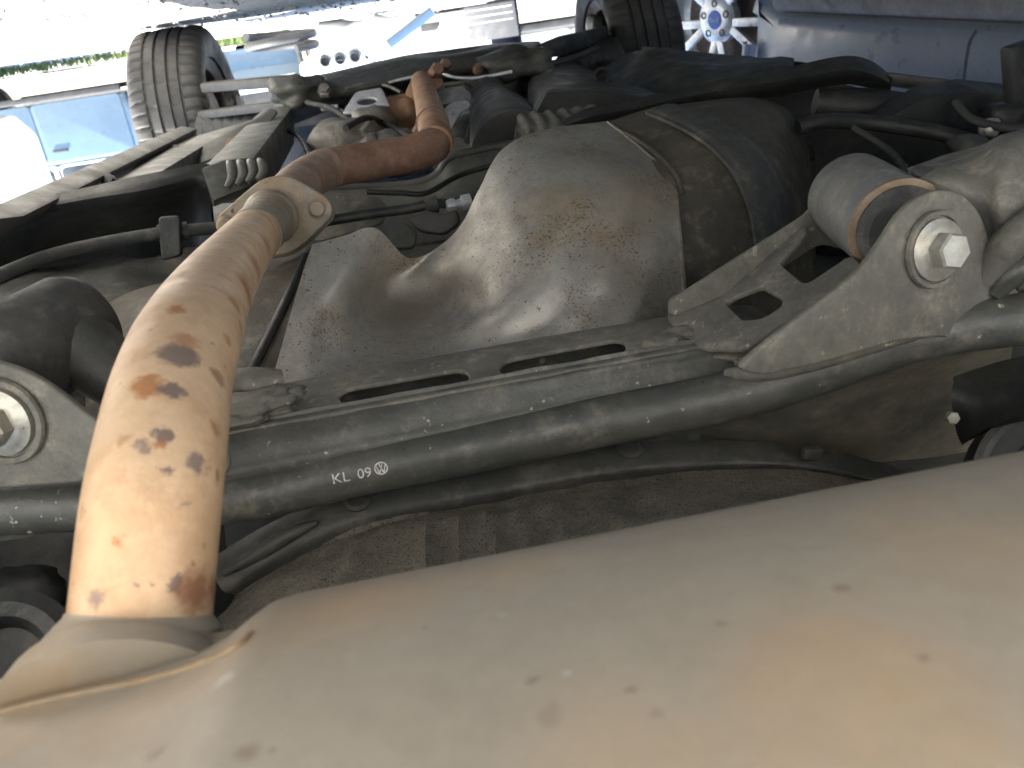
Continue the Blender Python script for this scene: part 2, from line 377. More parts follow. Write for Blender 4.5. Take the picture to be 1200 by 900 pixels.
# transverse panel under the rear seat, left half: lit lip and dark face
part('seat_crossmember', patch([[P(-60,252,1.02),P(20,236,1.06),P(100,219,1.1),P(170,206,1.12),P(235,192,1.14),P(262,200,1.14)],
                      [P(-60,268,1.0),P(20,253,1.04),P(100,238,1.08),P(170,227,1.1),P(228,214,1.13),P(252,228,1.13)],
                      [P(-60,290,1.05),P(20,275,1.1),P(100,262,1.15),P(170,250,1.17),P(225,240,1.2),P(246,250,1.19)],
                      [P(-60,375,1.1),P(20,360,1.15),P(100,345,1.2),P(170,335,1.22),P(225,330,1.24),P(260,330,1.22)]], 5, 5, .004, .004, 12), black_m, label='dark curved crossmember panel left of the flange')
cm = part('corrugated_bracket', loft([[P(236,196,1.13),P(262,187,1.15),P(292,184,1.16),P(312,189,1.17),P(314,208,1.16),P(296,216,1.13),P(270,226,1.11),P(250,236,1.10)],
      [P(238,206,1.17),P(262,197,1.19),P(292,194,1.20),P(312,199,1.21),P(314,216,1.20),P(296,224,1.17),P(270,234,1.15),P(250,244,1.14)]], .004), body_m, label='grey corrugated bracket left of the diamond flange')
for k in range(4):
    x0 = 268+12*k; part('rib', tube([P(x0,190-k*.8,1.135),P(x0+3,196-k,1.118),P(x0+4,208-k*2,1.112),P(x0-2,220-k*3,1.105)], [.0035,.006,.006,.004], 12), body_m, cm)
part('corrugated_bracket', patch([[P(606,136,1.28),P(622,131,1.28),P(640,130,1.28),P(700,122,1.28)],
                      [P(604,150,1.22),P(622,146,1.22),P(645,143,1.22),P(700,138,1.22)],
                      [P(602,175,1.22),P(622,172,1.22),P(645,168,1.22),P(700,160,1.22)]], 12, 6, .004, mid=lambda p: .0025*math.sin(p.x*300)), plate_m, label='grey corrugated bracket behind the top of the heat shield')
# black hose along the left panel with its clip
hs = part('brake_hose', tube([P(-40,340,.92),P(10,318,.96),P(60,299,1.0),P(120,285,1.03),P(190,273,1.05),P(230,269,1.06),P(275,266,1.07)], .0075, 14), rubber_m, label='black hose running along the dark left panel')
part('hose_clip', plate([(186,254),(212,252),(214,300),(190,306)], [], P(200,275,1.045), Vector((0,-1,.2)), .010, .003, .006), black_m, hs)
part('hose_sleeve', tube([P(185,274,1.05),P(203,272,1.055),P(220,270,1.06)], .0105, 16), rubber_m, hs)
# floor left, dusty and uneven, in front of the left bush
part('floor_panel', patch([[P(-60,335,1.12),P(30,318,1.14),P(100,305,1.15),P(180,298,1.1),P(260,285,1.15)],
                 [P(-60,385,.90),P(30,352,.93),P(90,335,1.0),P(170,318,1.05),P(260,300,1.1)],
                 [P(-60,440,.80),P(20,400,.84),P(90,390,.93),P(160,372,.95),P(260,340,1.05)],
                 [P(-60,520,.80),P(20,500,.82),P(90,490,.85),P(160,470,.9),P(260,440,.95)]], 6, 6, .004, .012, 14), rim_m, label='dusty dark floor panel behind the left bush')
# crossmember bridging the exhaust tunnel, with curved lip
lipx = [P(318,232,1.25),P(380,222,1.3),P(440,219,1.32),P(490,214,1.32),P(513,203,1.32),P(527,185,1.32),P(560,176,1.32),P(615,166,1.3)]
tm = part('tunnel_crossmember', patch([[p for p in lipx],
          [P(318,262,1.18),P(380,248,1.22),P(440,242,1.24),P(490,236,1.25),P(520,230,1.25),P(545,222,1.25),P(575,215,1.25),P(620,205,1.25)],
          [P(318,320,1.1),P(380,300,1.12),P(440,290,1.12),P(490,285,1.12),P(520,280,1.12),P(545,275,1.12),P(575,270,1.12),P(620,260,1.12)]], 6, 6, .005, .003, 15), body_m, label='grey crossmember bridging the exhaust tunnel')
part('lip', tube(lipx, .006, 12), body_m, tm)
part('access_panel', plate([(352,250),(392,226),(444,232),(455,243),(450,262),(372,285)], [], P(400,250,1.12), Vector((0,-.6,1)), .005, .0015, .012), plate_m, label='pale flat panel behind the diamond flange')
ln = part('fuel_line', tube([P(360,264,1.02),P(390,258,1.04),P(440,250,1.05),P(478,245,1.05),P(506,239,1.05),P(530,238,1.06),P(560,236,1.08)], .0062, 14), black_m, label='black line between the flange and the heat shield')
part('line_clip', lathe(P(506,240,1.05), Vector((1,.05,.02)), [(.006,-.008),(.0105,-.007),(.0105,.007),(.006,.008)], 16), rubber_m, ln)
part('connector', lathe(P(537,239,1.055), Vector((1,.1,.05)), [(.005,-.016),(.0085,-.015),(.0085,-.004),(.006,-.003),(.006,.004),(.0095,.005),(.0095,.016),(.005,.017)], 18), bright_m, ln)
part('line_bracket', plate([(478,258),(500,247),(520,252),(536,246),(540,262),(520,276),(492,272)], [], P(505,260,1.0), Vector((-.1,-1,.5)), .012, .003, .006), rail_m)
part('line_bracket', plate([(438,268),(468,258),(490,272),(486,292),(445,292)], [], P(465,272,1.02), Vector((.1,-1,.7)), .010, .003, .008), rim_m)
# tunnel and gearbox area
part('exhaust_tunnel', patch([[P(372,215,1.5),P(420,200,1.6),P(470,205,1.65),P(520,190,1.65),P(560,165,1.6),P(625,160,1.5)],
       [P(385,165,1.9),P(430,160,2.1),P(470,150,2.3),P(520,140,2.3),P(565,125,2.0),P(625,130,1.8)],
       [P(400,120,2.4),P(440,110,2.6),P(475,105,2.7),P(520,98,2.7),P(560,95,2.5),P(625,95,2.3)]], 5, 5, .005, .006, 9), shade_m, label='dark exhaust tunnel behind the thin pipe')
part('tunnel_side', tube([P(605,185,1.4),P(592,152,1.6),P(578,128,1.85),P(570,104,2.1)], [.075,.065,.05,.04], 24), rail_m, label='rounded grey tunnel flank right of the thin pipe')
part('tunnel_side', tube([P(535,190,1.55),P(548,160,1.7),P(556,140,1.9)], [.045,.04,.02], 20), body_m)
part('gearbox_casing', lump(P(405,168,1.75), .075,.06,.05, 1), alu_m, label='dirty cast gearbox lump behind the rusty pipe')
part('gearbox_casing', lump(P(440,152,1.85), .05,.06,.05, 2), alu_m)
part('gearbox_casing', lump(P(472,140,1.95), .045,.06,.055, 3), rust2_m, label='brown casting left of the thin pipe')
part('gearbox_casing', lump(P(455,170,1.7), .06,.05,.03, 4), alu_m)
hp = part('mounting_plate', plate([(401,134),(417,109),(446,104),(449,107),(457,126),(455,129)], [[(430+12*math.cos(t*.5236), 120+4.5*math.sin(t*.5236)-12*math.cos(t*.5236)*.1) for t in range(12)]], P(430,120,1.9), Vector((.05,-.55,1)), .006, .0015, .008, .02), bright_m, label='bright steel mounting plate with round hole')
part('stud', tube([P(442,128,1.88),P(442,142,1.88)], .004, 8, 1), bright_m, hp)
part('stud', tube([P(400,128,1.95),P(401,137,1.95)], .004, 8, 1), bright_m, hp)
part('spring', tube([P(377+i*.42,127+2.4*math.sin(i*1.57)-i*.03,2.0+.006*math.cos(i*1.57)) for i in range(44)], .0022, 6, 1), bright_m)
part('mount_block', bar(P(424,165,1.72),P(438,150,1.74),.05,.05,bev=.008), alu_m)
part('mount_block', prism([P(428,158,1.66),P(440,156,1.66),P(441,170,1.66),P(429,171,1.66)], (0,.03,0), .003), alu_m)
part('heat_plate', plate([(514,152),(520,128),(530,120),(548,118),(552,124),(540,132),(530,150),(520,158)], [[(531+2.4*math.cos(t),134+2.4*math.sin(t)) for t in (0,1,2,3,4,5)]], P(530,137,1.62), Vector((-.4,-1,.9)), .004, .001, .012,.01), bright_m, label='bright folded heat plate right of the thin pipe')
# front subframe with arms
sf = part('subframe', patch([[P(318,118,2.35),P(350,92,2.35),P(420,76,2.35),P(500,63,2.35),P(570,52,2.35),P(632,48,2.35)],
        [P(320,124,2.2),P(350,102,2.18),P(420,92,2.15),P(500,76,2.15),P(570,64,2.18),P(640,62,2.2)],
        [P(326,140,2.2),P(352,126,2.15),P(412,112,2.12),P(500,92,2.12),P(575,82,2.15),P(648,80,2.2)],
        [P(330,150,2.35),P(360,140,2.35),P(410,124,2.35),P(500,104,2.35),P(580,96,2.35),P(650,92,2.35)]], 6, 6, .008, .012, 7), rim_m, label='dark front subframe beam across the car')
part('subframe_casting', lump(P(352,106,2.14), .070,.08,.038, 6, .45), rim_m, label='dusty casting at the left end of the subframe')
part('subframe_casting', lump(P(606,76,2.1), .085,.08,.042, 8, .45), rim_m, label='dark casting at the right end of the subframe')
part('control_arm', bar(P(345,94,2.3),P(243,102,2.52),.05,.026,bev=.008), rail_m, label='upper of the two flat arms to the left tyre')
part('control_arm', bar(P(338,122,2.25),P(240,134,2.5),.05,.022,bev=.008), rail_m, label='lower of the two flat arms to the left tyre')
part('control_arm', loft([[P(618,70,2.2),P(616,58,2.2),P(616,58,2.32),P(618,70,2.32)],[P(660,66,2.3),P(655,42,2.3),P(655,42,2.42),P(660,66,2.42)],[P(712,48,2.5),P(712,30,2.5),P(712,30,2.6),P(712,48,2.6)]], .008), black_m, label='dark arm reaching to the right tyre')
def bellows(a, b, r0, r1, k=7):
    d = b-a; L = d.length; pr = []
    for i in range(k*2+1):
        t = i/(k*2); r = r0+(r1-r0)*t; pr.append((r*(1 if i % 2 == 0 else .8), L*t))
    return lathe(a, d, [(.01,0)]+pr+[(.01,L)], 24)
part('driveshaft_boot', bellows(P(322,143,2.35),P(246,152,2.5),.03,.05), black_m, label='ribbed black boot beside the left tyre')
part('driveshaft_boot', bellows(P(660,78,2.35),P(712,66,2.5),.03,.055), black_m, label='ribbed black boot beside the right tyre')
part('steering_rod', tube([P(510,80,2.05),P(530,90,2.0),P(560,91,2.0),P(600,84,2.0)], .004, 8), bright_m)
part('steering_rod', tube([P(520,100,2.08),P(545,97,2.08),P(575,92,2.08)], .006, 8), alu_m)
part('steering_rod', tube([P(455,97,2.1),P(470,93,2.1),P(490,89,2.1)], .003, 8), bright_m)
# right front rail, then the inner wing behind
part('floor_rail', loft([[P(618,84,2.3),P(650,72,2.3),P(668,72,2.3),P(690,82,2.3),P(690,120,2.3),P(630,130,2.3)],
                         [P(618,150,1.35),P(640,108,1.4),P(702,106,1.4),P(800,120,1.4),P(800,165,1.35),P(620,180,1.35)]], .006), rail_m, label='broad dusty rail right of the exhaust tunnel')
part('rubber_plug', lathe(P(706,93,1.68), Vector((-.2,-1,.6)), [(.014,-.01),(.018,0),(.018,.014),(.012,.016),(.010,.006)], 20), black_m, label='black round rubber plug on the right rail')
part('wheel_arch_liner', patch([[P(690,96,2.1),P(712,76,2.15),P(735,62,2.1),P(760,58,1.95),P(850,66,1.7),P(930,74,1.5)],
        [P(700,112,1.8),P(722,92,1.85),P(750,74,1.85),P(790,74,1.7),P(850,80,1.55),P(930,84,1.4)],
        [P(716,130,1.5),P(740,118,1.55),P(780,110,1.55),P(820,100,1.45),P(870,98,1.4),P(930,100,1.35)]], 6, 6, .005, .014, 11), black_m, label='dusty wheel arch liner before the right tyre')
part('side_sill', loft([[P(752,54,2.0),P(752,62,2.0),P(762,64,2.05),P(762,56,2.05)],
                        [P(935,72,1.5),P(935,84,1.5),P(950,86,1.55),P(950,74,1.55)],
                        [P(1210,106,1.12),P(1210,128,1.12),P(1225,128,1.2),P(1225,106,1.2)]], .004), rail_m, label='dusty outer sill on the right, before the blue car')
# transverse flap, right half
part('deflector_flap', patch([[P(660,140,1.17),P(690,127,1.17),P(740,116,1.17),P(800,103,1.17),P(870,89,1.17),P(930,77,1.16),P(992,66,1.15),P(1022,72,1.14),P(1042,86,1.14)],
        [P(664,146,1.16),P(695,136,1.15),P(745,126,1.15),P(800,114,1.15),P(870,102,1.14),P(930,92,1.13),P(990,82,1.12),P(1020,86,1.12),P(1043,98,1.12)],
        [P(668,154,1.17),P(700,146,1.17),P(750,136,1.17),P(800,128,1.17),P(870,118,1.17),P(930,110,1.16),P(985,98,1.15),P(1015,102,1.15),P(1043,108,1.14)]], 5, 4, .012, .003, 12), black_m, label='long black deflector flap behind the fuel tank')
part('rear_floor', patch([[P(850,92,1.45),P(960,96,1.35),P(1060,116,1.2),P(1120,120,1.15),P(1260,130,1.1)],
        [P(850,180,1.4),P(960,185,1.25),P(1060,190,1.15),P(1120,195,1.1),P(1260,200,1.05)],
        [P(850,300,1.3),P(960,300,1.05),P(1060,300,.95),P(1120,300,.9),P(1260,300,.85)]], 5, 5, .005, .02, 9), shade_m, label='dark floor right of the fuel tank')
part('heat_sleeve', tube([P(955,120,1.15),P(990,124,1.14),P(1035,125,1.12),P(1080,122,1.1)], [.018,.024,.022,.012], 18), black_m)
part('floor_gusset', prism([P(1020,150,1.02),P(1075,118,1.02),P(1130,106,1.02),P(1190,112,1.02),P(1150,150,1.02),P(1060,160,1.02)], (.02,.05,.01), .006), black_m, label='tapered dark gusset at the right edge')
part('brake_pipe', tube([P(935,150,1.02),P(965,142,1.02),P(1010,143,1.02),P(1060,149,1.0),P(1105,157,.98),P(1140,168,.95),P(1170,185,.9)], .0095, 16), black_m, label='black pipe curving right of the fuel tank')
part('mud_flap', bar(P(1192,50,.9),P(1196,118,.9),.03,.02,up=(0,1,0),bev=.006), black_m, label='dark rubber flap at the right edge')
part('clip', lump(P(1160,150,.95), .012,.012,.012, 12), bolt_m)
part('wiring_lump', lump(P(1180,138,.98), .03,.03,.022, 13), black_m)
part('wiring_lump', lump(P(1135,172,.92), .018,.03,.014, 14), rim_m)

# small fastenings, drain holes and wiring of the front half
for (x, y, Y, r, m_) in ((128,213,1.27,.009,black_m),(205,178,1.72,.012,black_m),(252,172,1.8,.012,black_m),(272,170,1.62,.010,rust_m),(318,140,2.0,.012,rust_m),(292,150,1.85,.009,black_m),(380,105,2.08,.013,alu_m),(345,118,2.1,.012,rust_m),(590,74,2.05,.014,alu_m),(560,80,2.08,.010,rust_m),(660,96,1.75,.010,black_m),(685,104,1.6,.008,bolt_m),(645,88,1.95,.010,alu_m),(730,122,1.42,.007,bolt_m)):
    part('fastener', lathe(P(x,y,Y), Vector((0,-.7,.7)), [(r*1.3,-.01),(r*1.3,.0),(r,.002),(r,.008),(r*.6,.009)], 6), m_)
for pts_, r, m_ in (([(405,150,1.6),(430,138,1.7),(452,146,1.75),(480,160,1.6)],.006,black_m),([(545,100,2.0),(560,112,1.9),(556,135,1.7),(548,165,1.5)],.006,black_m),([(620,118,1.8),(608,128,1.7),(600,150,1.5)],.004,rubber_m),([(360,120,2.05),(390,128,1.95),(420,150,1.8)],.006,rubber_m),([(640,76,2.1),(675,66,2.2),(700,56,2.35)],.007,rubber_m),([(330,150,1.95),(350,160,1.8),(362,180,1.6),(365,205,1.45)],.005,black_m),([(470,108,2.05),(452,100,2.1),(430,98,2.12),(405,104,2.1)],.004,alu_m),([(430,225,1.2),(470,226,1.2),(500,226,1.2),(540,205,1.25),(590,190,1.25)],.004,black_m),([(1000,150,1.0),(1040,175,.95),(1060,196,.88)],.004,rubber_m),([(1120,120,1.0),(1140,140,.96),(1180,150,.93),(1215,150,.9)],.005,rubber_m)):
    part('cable', tube([P(*q) for q in pts_], r, 10), m_)
part('brake_caliper', lump(P(275,128,2.70), .03,.07,.06, 40, .3), black_m, label='dark brake caliper inside the upper left wheel')
part('brake_caliper', lump(P(700,36,2.78), .03,.06,.05, 41, .3), black_m, label='dark brake caliper inside the upper right wheel')

# ---------- fuel tank, straps and heat shield
tank_rows = [[P(690,150,1.12),P(760,128,1.12),P(830,117,1.12),P(880,114,1.12),P(915,122,1.12),P(935,140,1.13),P(945,165,1.2)],
  [P(690,180,1.0),P(770,152,1.0),P(835,136,1.01),P(890,132,1.03),P(925,145,1.06),P(945,170,1.1),P(952,200,1.2)],
  [P(690,240,.90),P(790,205,.89),P(850,190,.90),P(900,190,.93),P(932,200,.97),P(950,215,1.03),P(955,240,1.15)],
  [P(690,330,.84),P(800,300,.83),P(855,285,.84),P(905,275,.87),P(935,270,.92),P(953,268,.98),P(956,275,1.1)],
  [P(690,440,.82),P(800,420,.82),P(860,400,.82),P(910,380,.85),P(940,360,.9),P(955,340,.96),P(958,330,1.1)]]
tank = part('fuel_tank', patch(tank_rows, 8, 8, .006, .003, 10), tank_m, label='dusty dark fuel tank right of the heat shield')
tb = BVHTree.FromPolygons([v.co for v in tank.data.vertices], [list(p.vertices) for p in tank.data.polygons])
def hit(bvh, px, py, off=0):
    d = RAY(px, py); h = bvh.ray_cast(Vector((0,0,0)), d)
    if h[0] is None: return None
    n = h[1] if h[1].dot(d) < 0 else -h[1]
    return h[0]+n*off
def strap(l, r, off, nm, m, lb=None):
    rows = []
    for (a, b) in zip(l, r):
        rows.append([hit(tb, *(Vector(a).lerp(Vector(b), t)), off+ (.002 if .2 < t < .8 else 0)) for t in (0,.12,.25,.5,.75,.88,1)])
    return part(nm, patch(rows, 3, 8, .004), m, tank, lb)
sl_ = [(757,136),(795,153),(830,176),(856,205),(872,240),(880,275),(884,310)]
sr_ = [(790,127),(842,148),(876,170),(898,195),(912,225),(920,260),(922,300)]
strap(sl_, sr_, .006, 'tank_band', strap_m, 'flat grey steel strap over the fuel tank')
part('seam', tube([hit(tb,x,y,.0015) for x,y in ((712,147),(752,168),(788,200),(800,230))], .003, 8), tank_m, tank)
# left flank of the tank
tl = part('tank_flank', patch([[P(95,392,.93),P(125,358,.95),P(165,338,.97),P(210,328,.98),P(290,310,.98),P(345,298,.97),P(372,286,.96)],
      [P(100,430,.86),P(140,388,.88),P(175,366,.89),P(220,355,.9),P(280,345,.88),P(330,340,.87),P(365,330,.86)],
      [P(100,500,.80),P(150,470,.80),P(190,450,.80),P(230,440,.80),P(270,430,.79),P(310,425,.78),P(345,420,.78)],
      [P(100,560,.78),P(150,530,.77),P(190,520,.76),P(230,510,.76),P(270,500,.75),P(310,490,.75),P(345,480,.75)]], 8, 8, .005, .002, 10), tank_m, tank, label='grey ribbed flank of the fuel tank behind the pipe')
lb_ = BVHTree.FromPolygons([v.co for v in tl.data.vertices], [list(p.vertices) for p in tl.data.polygons])
part('tank_band', tube([hit(lb_,x,y,.001) for x,y in ((362,300),(340,345),(318,390),(298,430),(285,455))], .0055, 10, sx=.6), black_m, tank)  # black tube laid on to stand for the flank's dark groove line
sh = [
 [(312,468,.715),(352,462,.717),(400,455,.72),(460,447,.72),(530,437,.72),(600,427,.72),(660,417,.715),(740,402,.715),(806,388,.74)],
 [(326,420,.735),(358,414,.742),(388,410,.765),(450,405,.80),(520,395,.80),(592,385,.75),(655,370,.74),(735,345,.745),(803,325,.77)],
 [(340,370,.765),(368,363,.775),(396,356,.80),(448,362,.868),(515,352,.868),(582,335,.80),(642,300,.79),(720,275,.80),(797,258,.83)],
 [(353,325,.80),(388,317,.81),(420,310,.83),(455,328,.89),(512,312,.895),(568,275,.86),(618,225,.86),(705,210,.86),(783,204,.90)],
 [(366,287,.83),(403,278,.845),(441,268,.86),(482,303,.90),(530,275,.92),(562,222,.93),(592,172,.96),(640,152,.99),(712,141,1.02)]]
def PJ(p):
    c = MC.transposed() @ p; return Vector((600+c.x/-c.z*FPX, 450-c.y/-c.z*FPX))
def seg_d(q, a, b):
    a, b = Vector(a), Vector(b); d = b-a; t = max(0, min(1, (q-a).dot(d)/d.dot(d))); return (q-a-d*t).length
RIDGE = [([(690,235),(668,290),(645,335),(590,372),(530,395)],15,.006),([(735,225),(722,285),(700,330),(660,370)],11,.004),([(655,245),(640,290),(610,330)],10,-.004),([(408,300),(398,340),(400,390)],16,.004),([(690,345),(640,378),(590,398)],10,-.004),([(770,250),(762,320),(742,370)],12,.003)]
def shield_relief(p):
    q = PJ(p); k = 0
    for pl_, w_, h_ in RIDGE:
        d = min(seg_d(q, pl_[i], pl_[i+1]) for i in range(len(pl_)-1)); k += h_*math.exp(-(d/w_)**2)
    return k*1.0+.0022*noise.noise(p*16)+.0009*noise.noise(p*45)
shm = patch([[P(*q) for q in r] for r in sh], 10, 10, .0015, mid=shield_relief)
shield = part('heat_shield', shm, shield_m, label='dented pale aluminium heat shield speckled with brown corrosion')
ssp = []
TB, RIDGE_LT, BOWL_DK = (.36,.275,.175), (.52,.50,.45), (.21,.185,.145)  # tan corrosion, then ridge highlights and bowl shade painted into the colour
sb0 = BVHTree.FromPolygons([v.co for v in shm.vertices], [list(p.vertices) for p in shm.polygons])
for (x, y, r, c, so_, st) in [(655,245,34,TB,.8,.6),(745,225,46,TB,.9,.6),(725,280,40,TB,.9,.45),(770,330,45,BOWL_DK,.9,.75),(720,370,40,BOWL_DK,.9,.5),(470,365,55,BOWL_DK,.9,.65),(540,310,30,BOWL_DK,.9,.35),(610,380,24,RIDGE_LT,.8,.5),(690,340,22,RIDGE_LT,.8,.55),(755,300,22,RIDGE_LT,.8,.4),(650,330,20,RIDGE_LT,.8,.45),(580,345,14,RIDGE_LT,.8,.4),(400,330,30,RIDGE_LT,.9,.4),(690,200,40,RIDGE_LT,.9,.3)]:
    hh_ = sb0.ray_cast(Vector((0,0,0)), RAY(x, y))[0]
    if hh_: ssp.append((tuple(hh_), r*hh_.length/FPX, c, so_, st))
add_spots(shield_m, ssp, .030, 60)
add_specks(shield_m, (.14,.105,.075), 380, .565, 11, .50, .75)
add_specks(shield_m, (.55,.53,.47), 280, .62, 13, .5, .6)
sb = BVHTree.FromPolygons([v.co for v in shm.vertices], [list(p.vertices) for p in shm.polygons])
# folded edge along the right side of the shield
part('rolled_edge', tube([hit(sb,x,y,0) or P(x,y,.9) for x,y in ((712,143),(750,173),(781,206),(794,258),(800,325),(803,380))], .0016, 8), shield_m, shield)

# ---------- exhaust
px_pts = [(158,790,.283),(164,740,.298),(178,600,.325),(190,520,.355),(203,450,.40),(222,395,.46),(250,340,.59),(284,293,.76),(316,256,.93),(330,240,1.0)]
pipe_me = tube([P(*q) for q in px_pts], [.0275]*6+[.0268,.0255,.0245,.0245], 40, 10)
pipe = part('exhaust_pipe', pipe_me, pipe_m, label='thick tan exhaust pipe with rust blotches arching over the axle')
pb = BVHTree.FromPolygons([v.co for v in pipe_me.vertices], [list(p.vertices) for p in pipe_me.polygons])
OR, GR, BR = (.36,.135,.04), (.16,.125,.115), (.20,.08,.04)
sp = []
for (x, y, r, c, so_, st) in [(206,362,11,OR,.35,.8),(210,415,24,GR,.3,.85),(218,398,15,OR,.5,.6),(173,452,20,OR,.35,.8),(202,457,14,GR,.3,.9),
   (192,510,13,GR,.35,.9),(188,519,8,OR,.4,.6),(232,542,14,GR,.35,.8),(167,522,8,GR,.5,.7),(194,554,6,GR,.4,.9),(145,514,8,BR,.6,.35),(137,634,6,OR,.5,.7),
   (208,682,9,GR,.35,.9),(228,694,24,BR,.55,.8),(112,703,10,GR,.5,.7),(159,687,5,GR,.4,.8),(185,684,4,GR,.4,.8),(290,340,22,OR,.5,.75),(300,310,20,OR,.55,.6),(275,355,16,OR,.5,.7),
   (283,385,12,OR,.5,.6),(268,400,9,OR,.5,.7),(312,285,14,OR,.5,.6),(255,440,12,BR,.5,.7),(252,500,9,BR,.5,.6),(255,560,8,BR,.5,.7),(95,600,8,BR,.5,.5),(265,325,8,OR,.5,.4),(250,690,14,BR,.5,.7),(214,590,4,GR,.4,.6),(238,642,4,GR,.4,.6)]:
    h = hit(pb, x, y)
    if h: sp.append((tuple(h), r*h.length/FPX*.93, c, so_, st))
add_specks(pipe_m, (.40,.20,.085), 70, .56, 13, .53, .55)
add_spots(pipe_m, sp, .016, 150)
ax_f = (P(316,256,.93)-P(284,293,.76)).normalized()
PC = spline([P(*q) for q in px_pts], 10)
part('pipe_sleeve', tube(PC[-17:-8], .0258, 40, 1), flange_m, pipe, label='short brownish sleeve welded behind the diamond flange')
part('weld_bead', lathe(P(317,255,.936), ax_f, [(.0250,-.007),(.0275,-.004),(.0295,.001),(.0295,.004)], 40), flange_m, pipe)
fn = (Vector((.0,1,-.25))+Vector((.12,0,0))).normalized()
part('flange', plate([(255,264),(257,252),(272,240),(291,223),(309,209),(330,205),(347,209),(384,231),(391,243),(389,255),(362,282),(345,295),(328,300),(300,292),(262,270)], [], P(324,250,.955), fn, .009, .002, .012), flange_m, pipe, label='diamond exhaust flange with two bolts')
part('flange', plate([(258,266),(260,255),(275,243),(294,226),(312,212),(332,208),(350,212),(386,234),(393,246),(391,257),(364,284),(347,296),(330,302),(303,294),(265,272)], [], P(325,248,.968), fn, .007, .002, .012), flange_m, pipe)
for (x, y) in ((374,245),(267,264)):
    c = on_plane(x, y, P(324,250,.955), fn)-fn*.005
    part('flange_bolt', lathe(c, -fn, [(.011,-.002),(.0115,0),(.0085,.001),(.0085,.004),(.0075,.005),(.001,.0055)], 28), flange_m, pipe)
part('weld_bead', lathe(P(164,738,.2985), (P(178,600,.325)-P(164,740,.298)).normalized(), [(.027,-.005),(.0312,-.003),(.0318,.001),(.0275,.006)], 44), muf_m, pipe)
fp = part('front_pipe', tube([P(330,240,.97),P(340,227,1.01),P(353,214,1.06),P(374,201,1.11),P(400,194,1.14),P(440,187.5,1.165),P(480,180,1.18),P(504,172,1.19),P(512,162,1.22)], .0245, 32, 8), rust_m, label='dark rusty pipe running across behind the diamond flange')
part('intermediate_pipe', tube([P(510,168,1.19),P(509,152,1.27),P(505,135,1.45),P(500,116,1.7),P(494,96,2.0)], .0235, 32, 8), rust2_m, label='thin tan rusty pipe leading to the front of the car')
part('clamp', tube([P(486,156,1.3),P(492,148,1.3),P(500,143,1.31)], .006, 10), rust_m, fp)
part('catalyst_flange', plate([(474,112),(480,98),(488,88),(500,86),(518,92),(520,100),(508,110),(490,120)], [[(497+8*math.cos(t*.7),101+8*math.sin(t*.7)) for t in range(9)]], P(497,100,1.93), Vector((0,-1,.35)), .012, .003, .01, .01), rust2_m, label='brown triangular flange at the far end of the exhaust')
part('flange_bolt', lathe(P(512,82,1.92), Vector((.2,-1,.3)), [(.016,-.02),(.016,0),(.012,.012)], 6), rust_m)
part('flange_bolt', lathe(P(522,76,1.95), Vector((.2,-1,.3)), [(.014,-.02),(.014,0),(.010,.012)], 6), rust_m)

part('elbow', tube([P(332,237,.98),P(341,226,1.015),P(353,214,1.06),P(374,201,1.11),P(386,197,1.125)], .0252, 32, 6), elbow_m, fp, 'pale brown elbow between the diamond flange and the dark rusty pipe')
part('weld_bead', lathe(P(507,146,1.33), (P(505,135,1.45)-P(509,152,1.27)).normalized(), [(.023,-.004),(.0255,-.002),(.0255,.002),(.023,.004)], 30), rust_m, fp)
# muffler: long oval drum lying across the car just in front of the lens
def muffler():
    st = [(-.42,.02,.01),(-.418,.12,.05),(-.40,.155,.075),(-.36,.176,.092),(-.20,.179,.0945),(-.15,.1805,.096),(-.125,.1815,.0972),(-.108,.1835,.0988),(-.096,.188,.102),(-.088,.194,.106),(-.081,.1985,.109),(-.072,.2,.110),(-.03,.2,.110),(.1,.2,.110),(.3,.2,.1095),(.45,.198,.109),(.50,.19,.10),(.52,.16,.08),(.523,.05,.02)]
    v, f = [], []; n = 72; e = 2/2.25
    for (x, ry, rz) in st:
        for k in range(n):
            a = 2*math.pi*k/n; c, s = math.cos(a), math.sin(a)
            v.append(Vector((x, .13+ry*math.copysign(abs(c)**e, c), -.27+rz*math.copysign(abs(s)**e, s))))
    for i in range(len(st)-1):
        for k in range(n): f.append((i*n+k,i*n+(k+1)%n,(i+1)*n+(k+1)%n,(i+1)*n+k))
    f.append(tuple(range(n))); f.append(tuple((len(st)-1)*n+k for k in range(n)))
    return mesh('muffler', v, f, 60)
mm = muffler(); muf = part('muffler', mm, muf_m, label='broad beige muffler drum across the foreground')
mb = BVHTree.FromPolygons([v.co for v in mm.vertices], [list(p.vertices) for p in mm.polygons])
sp = []
OT, DK, PL = (.42,.29,.175), (.15,.10,.075), (.46,.45,.41)
for (x, y, r, c, so_, st) in [(1000,800,110,OT,.9,.32),(720,880,90,OT,.9,.28),(1150,640,90,OT,.9,.3),(420,705,80,OT,.9,.6),(600,665,60,OT,.9,.35),(130,850,60,OT,.9,.3),(620,797,9,DK,.5,.6),(648,840,14,DK,.6,.3),(740,808,7,DK,.5,.5),
    (294,884,13,DK,.6,.5),(180,884,11,DK,.6,.4),(988,690,9,DK,.6,.5),(1080,770,6,DK,.5,.4),(495,735,5,DK,.5,.4),(262,794,12,PL,.6,.6),(665,790,7,PL,.6,.5),(770,835,8,DK,.7,.3),(588,720,6,PL,.6,.4),(850,730,5,DK,.5,.4)]:
    h = hit(mb, x, y)
    if h: sp.append((tuple(h), r*h.length/FPX, c, so_, st))
add_spots(muf_m, sp, .012, 60)
